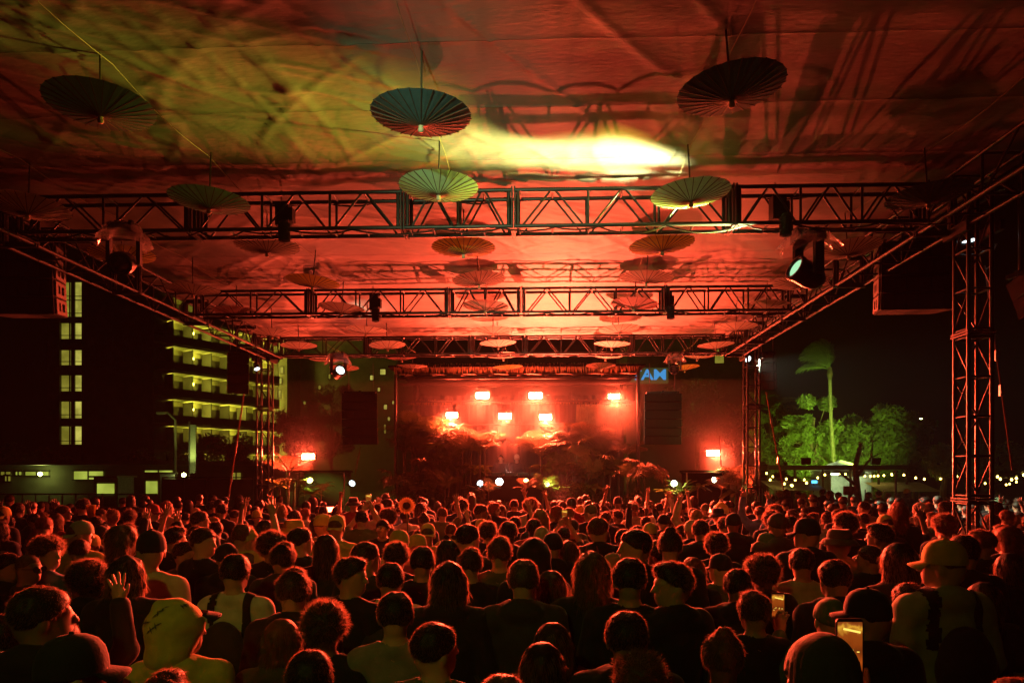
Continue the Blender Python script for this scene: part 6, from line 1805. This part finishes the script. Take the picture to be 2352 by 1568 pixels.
for i, (dd, ri, k, x, y) in enumerate(cands):
    style = r.choice(STY); hc = r.choice(['black','black','dark brown','dark brown','brown','blond','red']); tc = r.choice(COLS); hatc = r.choice(['black','charcoal','navy','tan','cream','olive','yellow'])
    s = r.gauss(.965, .045) if dd > 6.5 else r.gauss(.93, .03); s = min(1.06, max(.86, s)); yaw = r.choice([0,0,0,45,-45,80,-80]); kind = r.choice(['tee','hoodie']); sk = r.choice([0,0,1,1,2,3])
    if x > 6.3 and y > 12.2 and r.random() < .75:
        hc = r.choice(['blond','grey','brown']); style = r.choice(['short','textured','curly','cap','beanie','bucket','backcap','long']); hatc = r.choice(['white','cream','tan','white']); sk = 0; tc = r.choice(['white','grey','cream','blue','black'])
    if i < N_IND:
        hn = HN[style] % hc if '%s' in HN[style] else (hatc + ' ' if style in ('cap','backcap','beanie','bucket') else '') + HN[style][2:]
        lab = f'{tc} top, {hn}, {ordn(k)} from left in {ordn(ri)} row from stage'
        person((x, y), s, R(r.uniform(-14,14)), style, hc, kind, tc, lab, yaw, 'down' if i % 17 else r.choice(['raise','both','reach']), i % 34 == 0, sk, hatc, lean=(R(r.gauss(0,2.2)), R(r.gauss(0,2.6))))
    else: stuff.append((x, y, s, style, hc, tc, sk))
# farthest rows read as one mass
if stuff:
    bb = np.empty(len(body(0,'down').vertices)*3, np.float32)
    V = []; Fc = []; off = 0
    bm_b = body(0,'down'); parts = [(bm_b, None), (topm('tee','down'), None)]
    def arr(me):
        co = np.empty(len(me.vertices)*3, np.float32); me.vertices.foreach_get('co', co)
        return co.reshape(-1,3), [tuple(p.vertices) for p in me.polygons]
    mats = [SKIN[1], TCOL['black'], HCOL['dark brown']]
    # low-resolution stand-ins built from the same surfaces
    lo_body = surface_nets(lambda P: smin(smin(smin(sd_torso(P), sd_legs(P), .04), sd_arms(P, ARMS['down']), .025), smin(cap(P,(0,-.025,1.6),(0,-.03,1.44),.054,.062), sd_head(head_local(P,0)), .02), .03), (-.42,-.24,-.03), (.42,.42,1.8), .034)
    lo_top = surface_nets(lambda P: smax(smax(smin(sd_torso(P,.016), sd_arms(P, ARMS['down'], .97, .018), .03), .88-P[:,2], .01), -cap(P,(0,-.01,1.52),(0,-.02,1.62),.072,.075), .012), (-.44,-.26,.84), (.44,.42,1.58), .03)
    lo_hair = {q: surface_nets(hair_sd(q), (-.19,-.24,-.36), (.19,.20,.20), .017) for q in ('short','long','curly')}
    mi = []
    for (x, y, s, style, hc, tc, sk) in stuff:
        c, sn = math.cos(r.uniform(-.4,.4)), 0
        for q, (vv, ff) in enumerate((lo_body, lo_top, lo_hair['long' if style in ('long','wavy') else 'curly' if style in ('curly','afro') else 'short'])):
            w_ = vv.copy()
            if q == 2: w_ = w_ + HC
            w_ = w_*s + np.array([x, y, 0]); V.append(w_); Fc.append(ff + off); off += len(w_); mi += [q]*len(ff)
    me = mesh('crowd', np.concatenate(V), np.concatenate(Fc), None, True)
    for m_ in mats: me.materials.append(m_)
    me.polygons.foreach_set('material_index', mi)
    tag(link('crowd', me), 'mass of distant heads packed against the stage barrier', 'crowd', kind='stuff')

# ------------------------------------------------------------------ smoky air
hz = MB().box((0, 70, 12), (330, 260, 26)).build('haze', None)
hz.data.materials.clear()
m = bpy.data.materials.new('smoky_air'); m.use_nodes = True
n = m.node_tree.nodes; n.remove(n['Principled BSDF'])
pv = n.new('ShaderNodeVolumePrincipled'); pv.inputs['Color'].default_value = (.9,.9,.9,1); pv.inputs['Density'].default_value = .0005; pv.inputs['Anisotropy'].default_value = -.1
m.node_tree.links.new(pv.outputs[0], n['Material Output'].inputs['Volume'])
hz.data.materials.append(m)
tag(hz, 'thin smoky air over the festival ground', 'haze', kind='stuff')
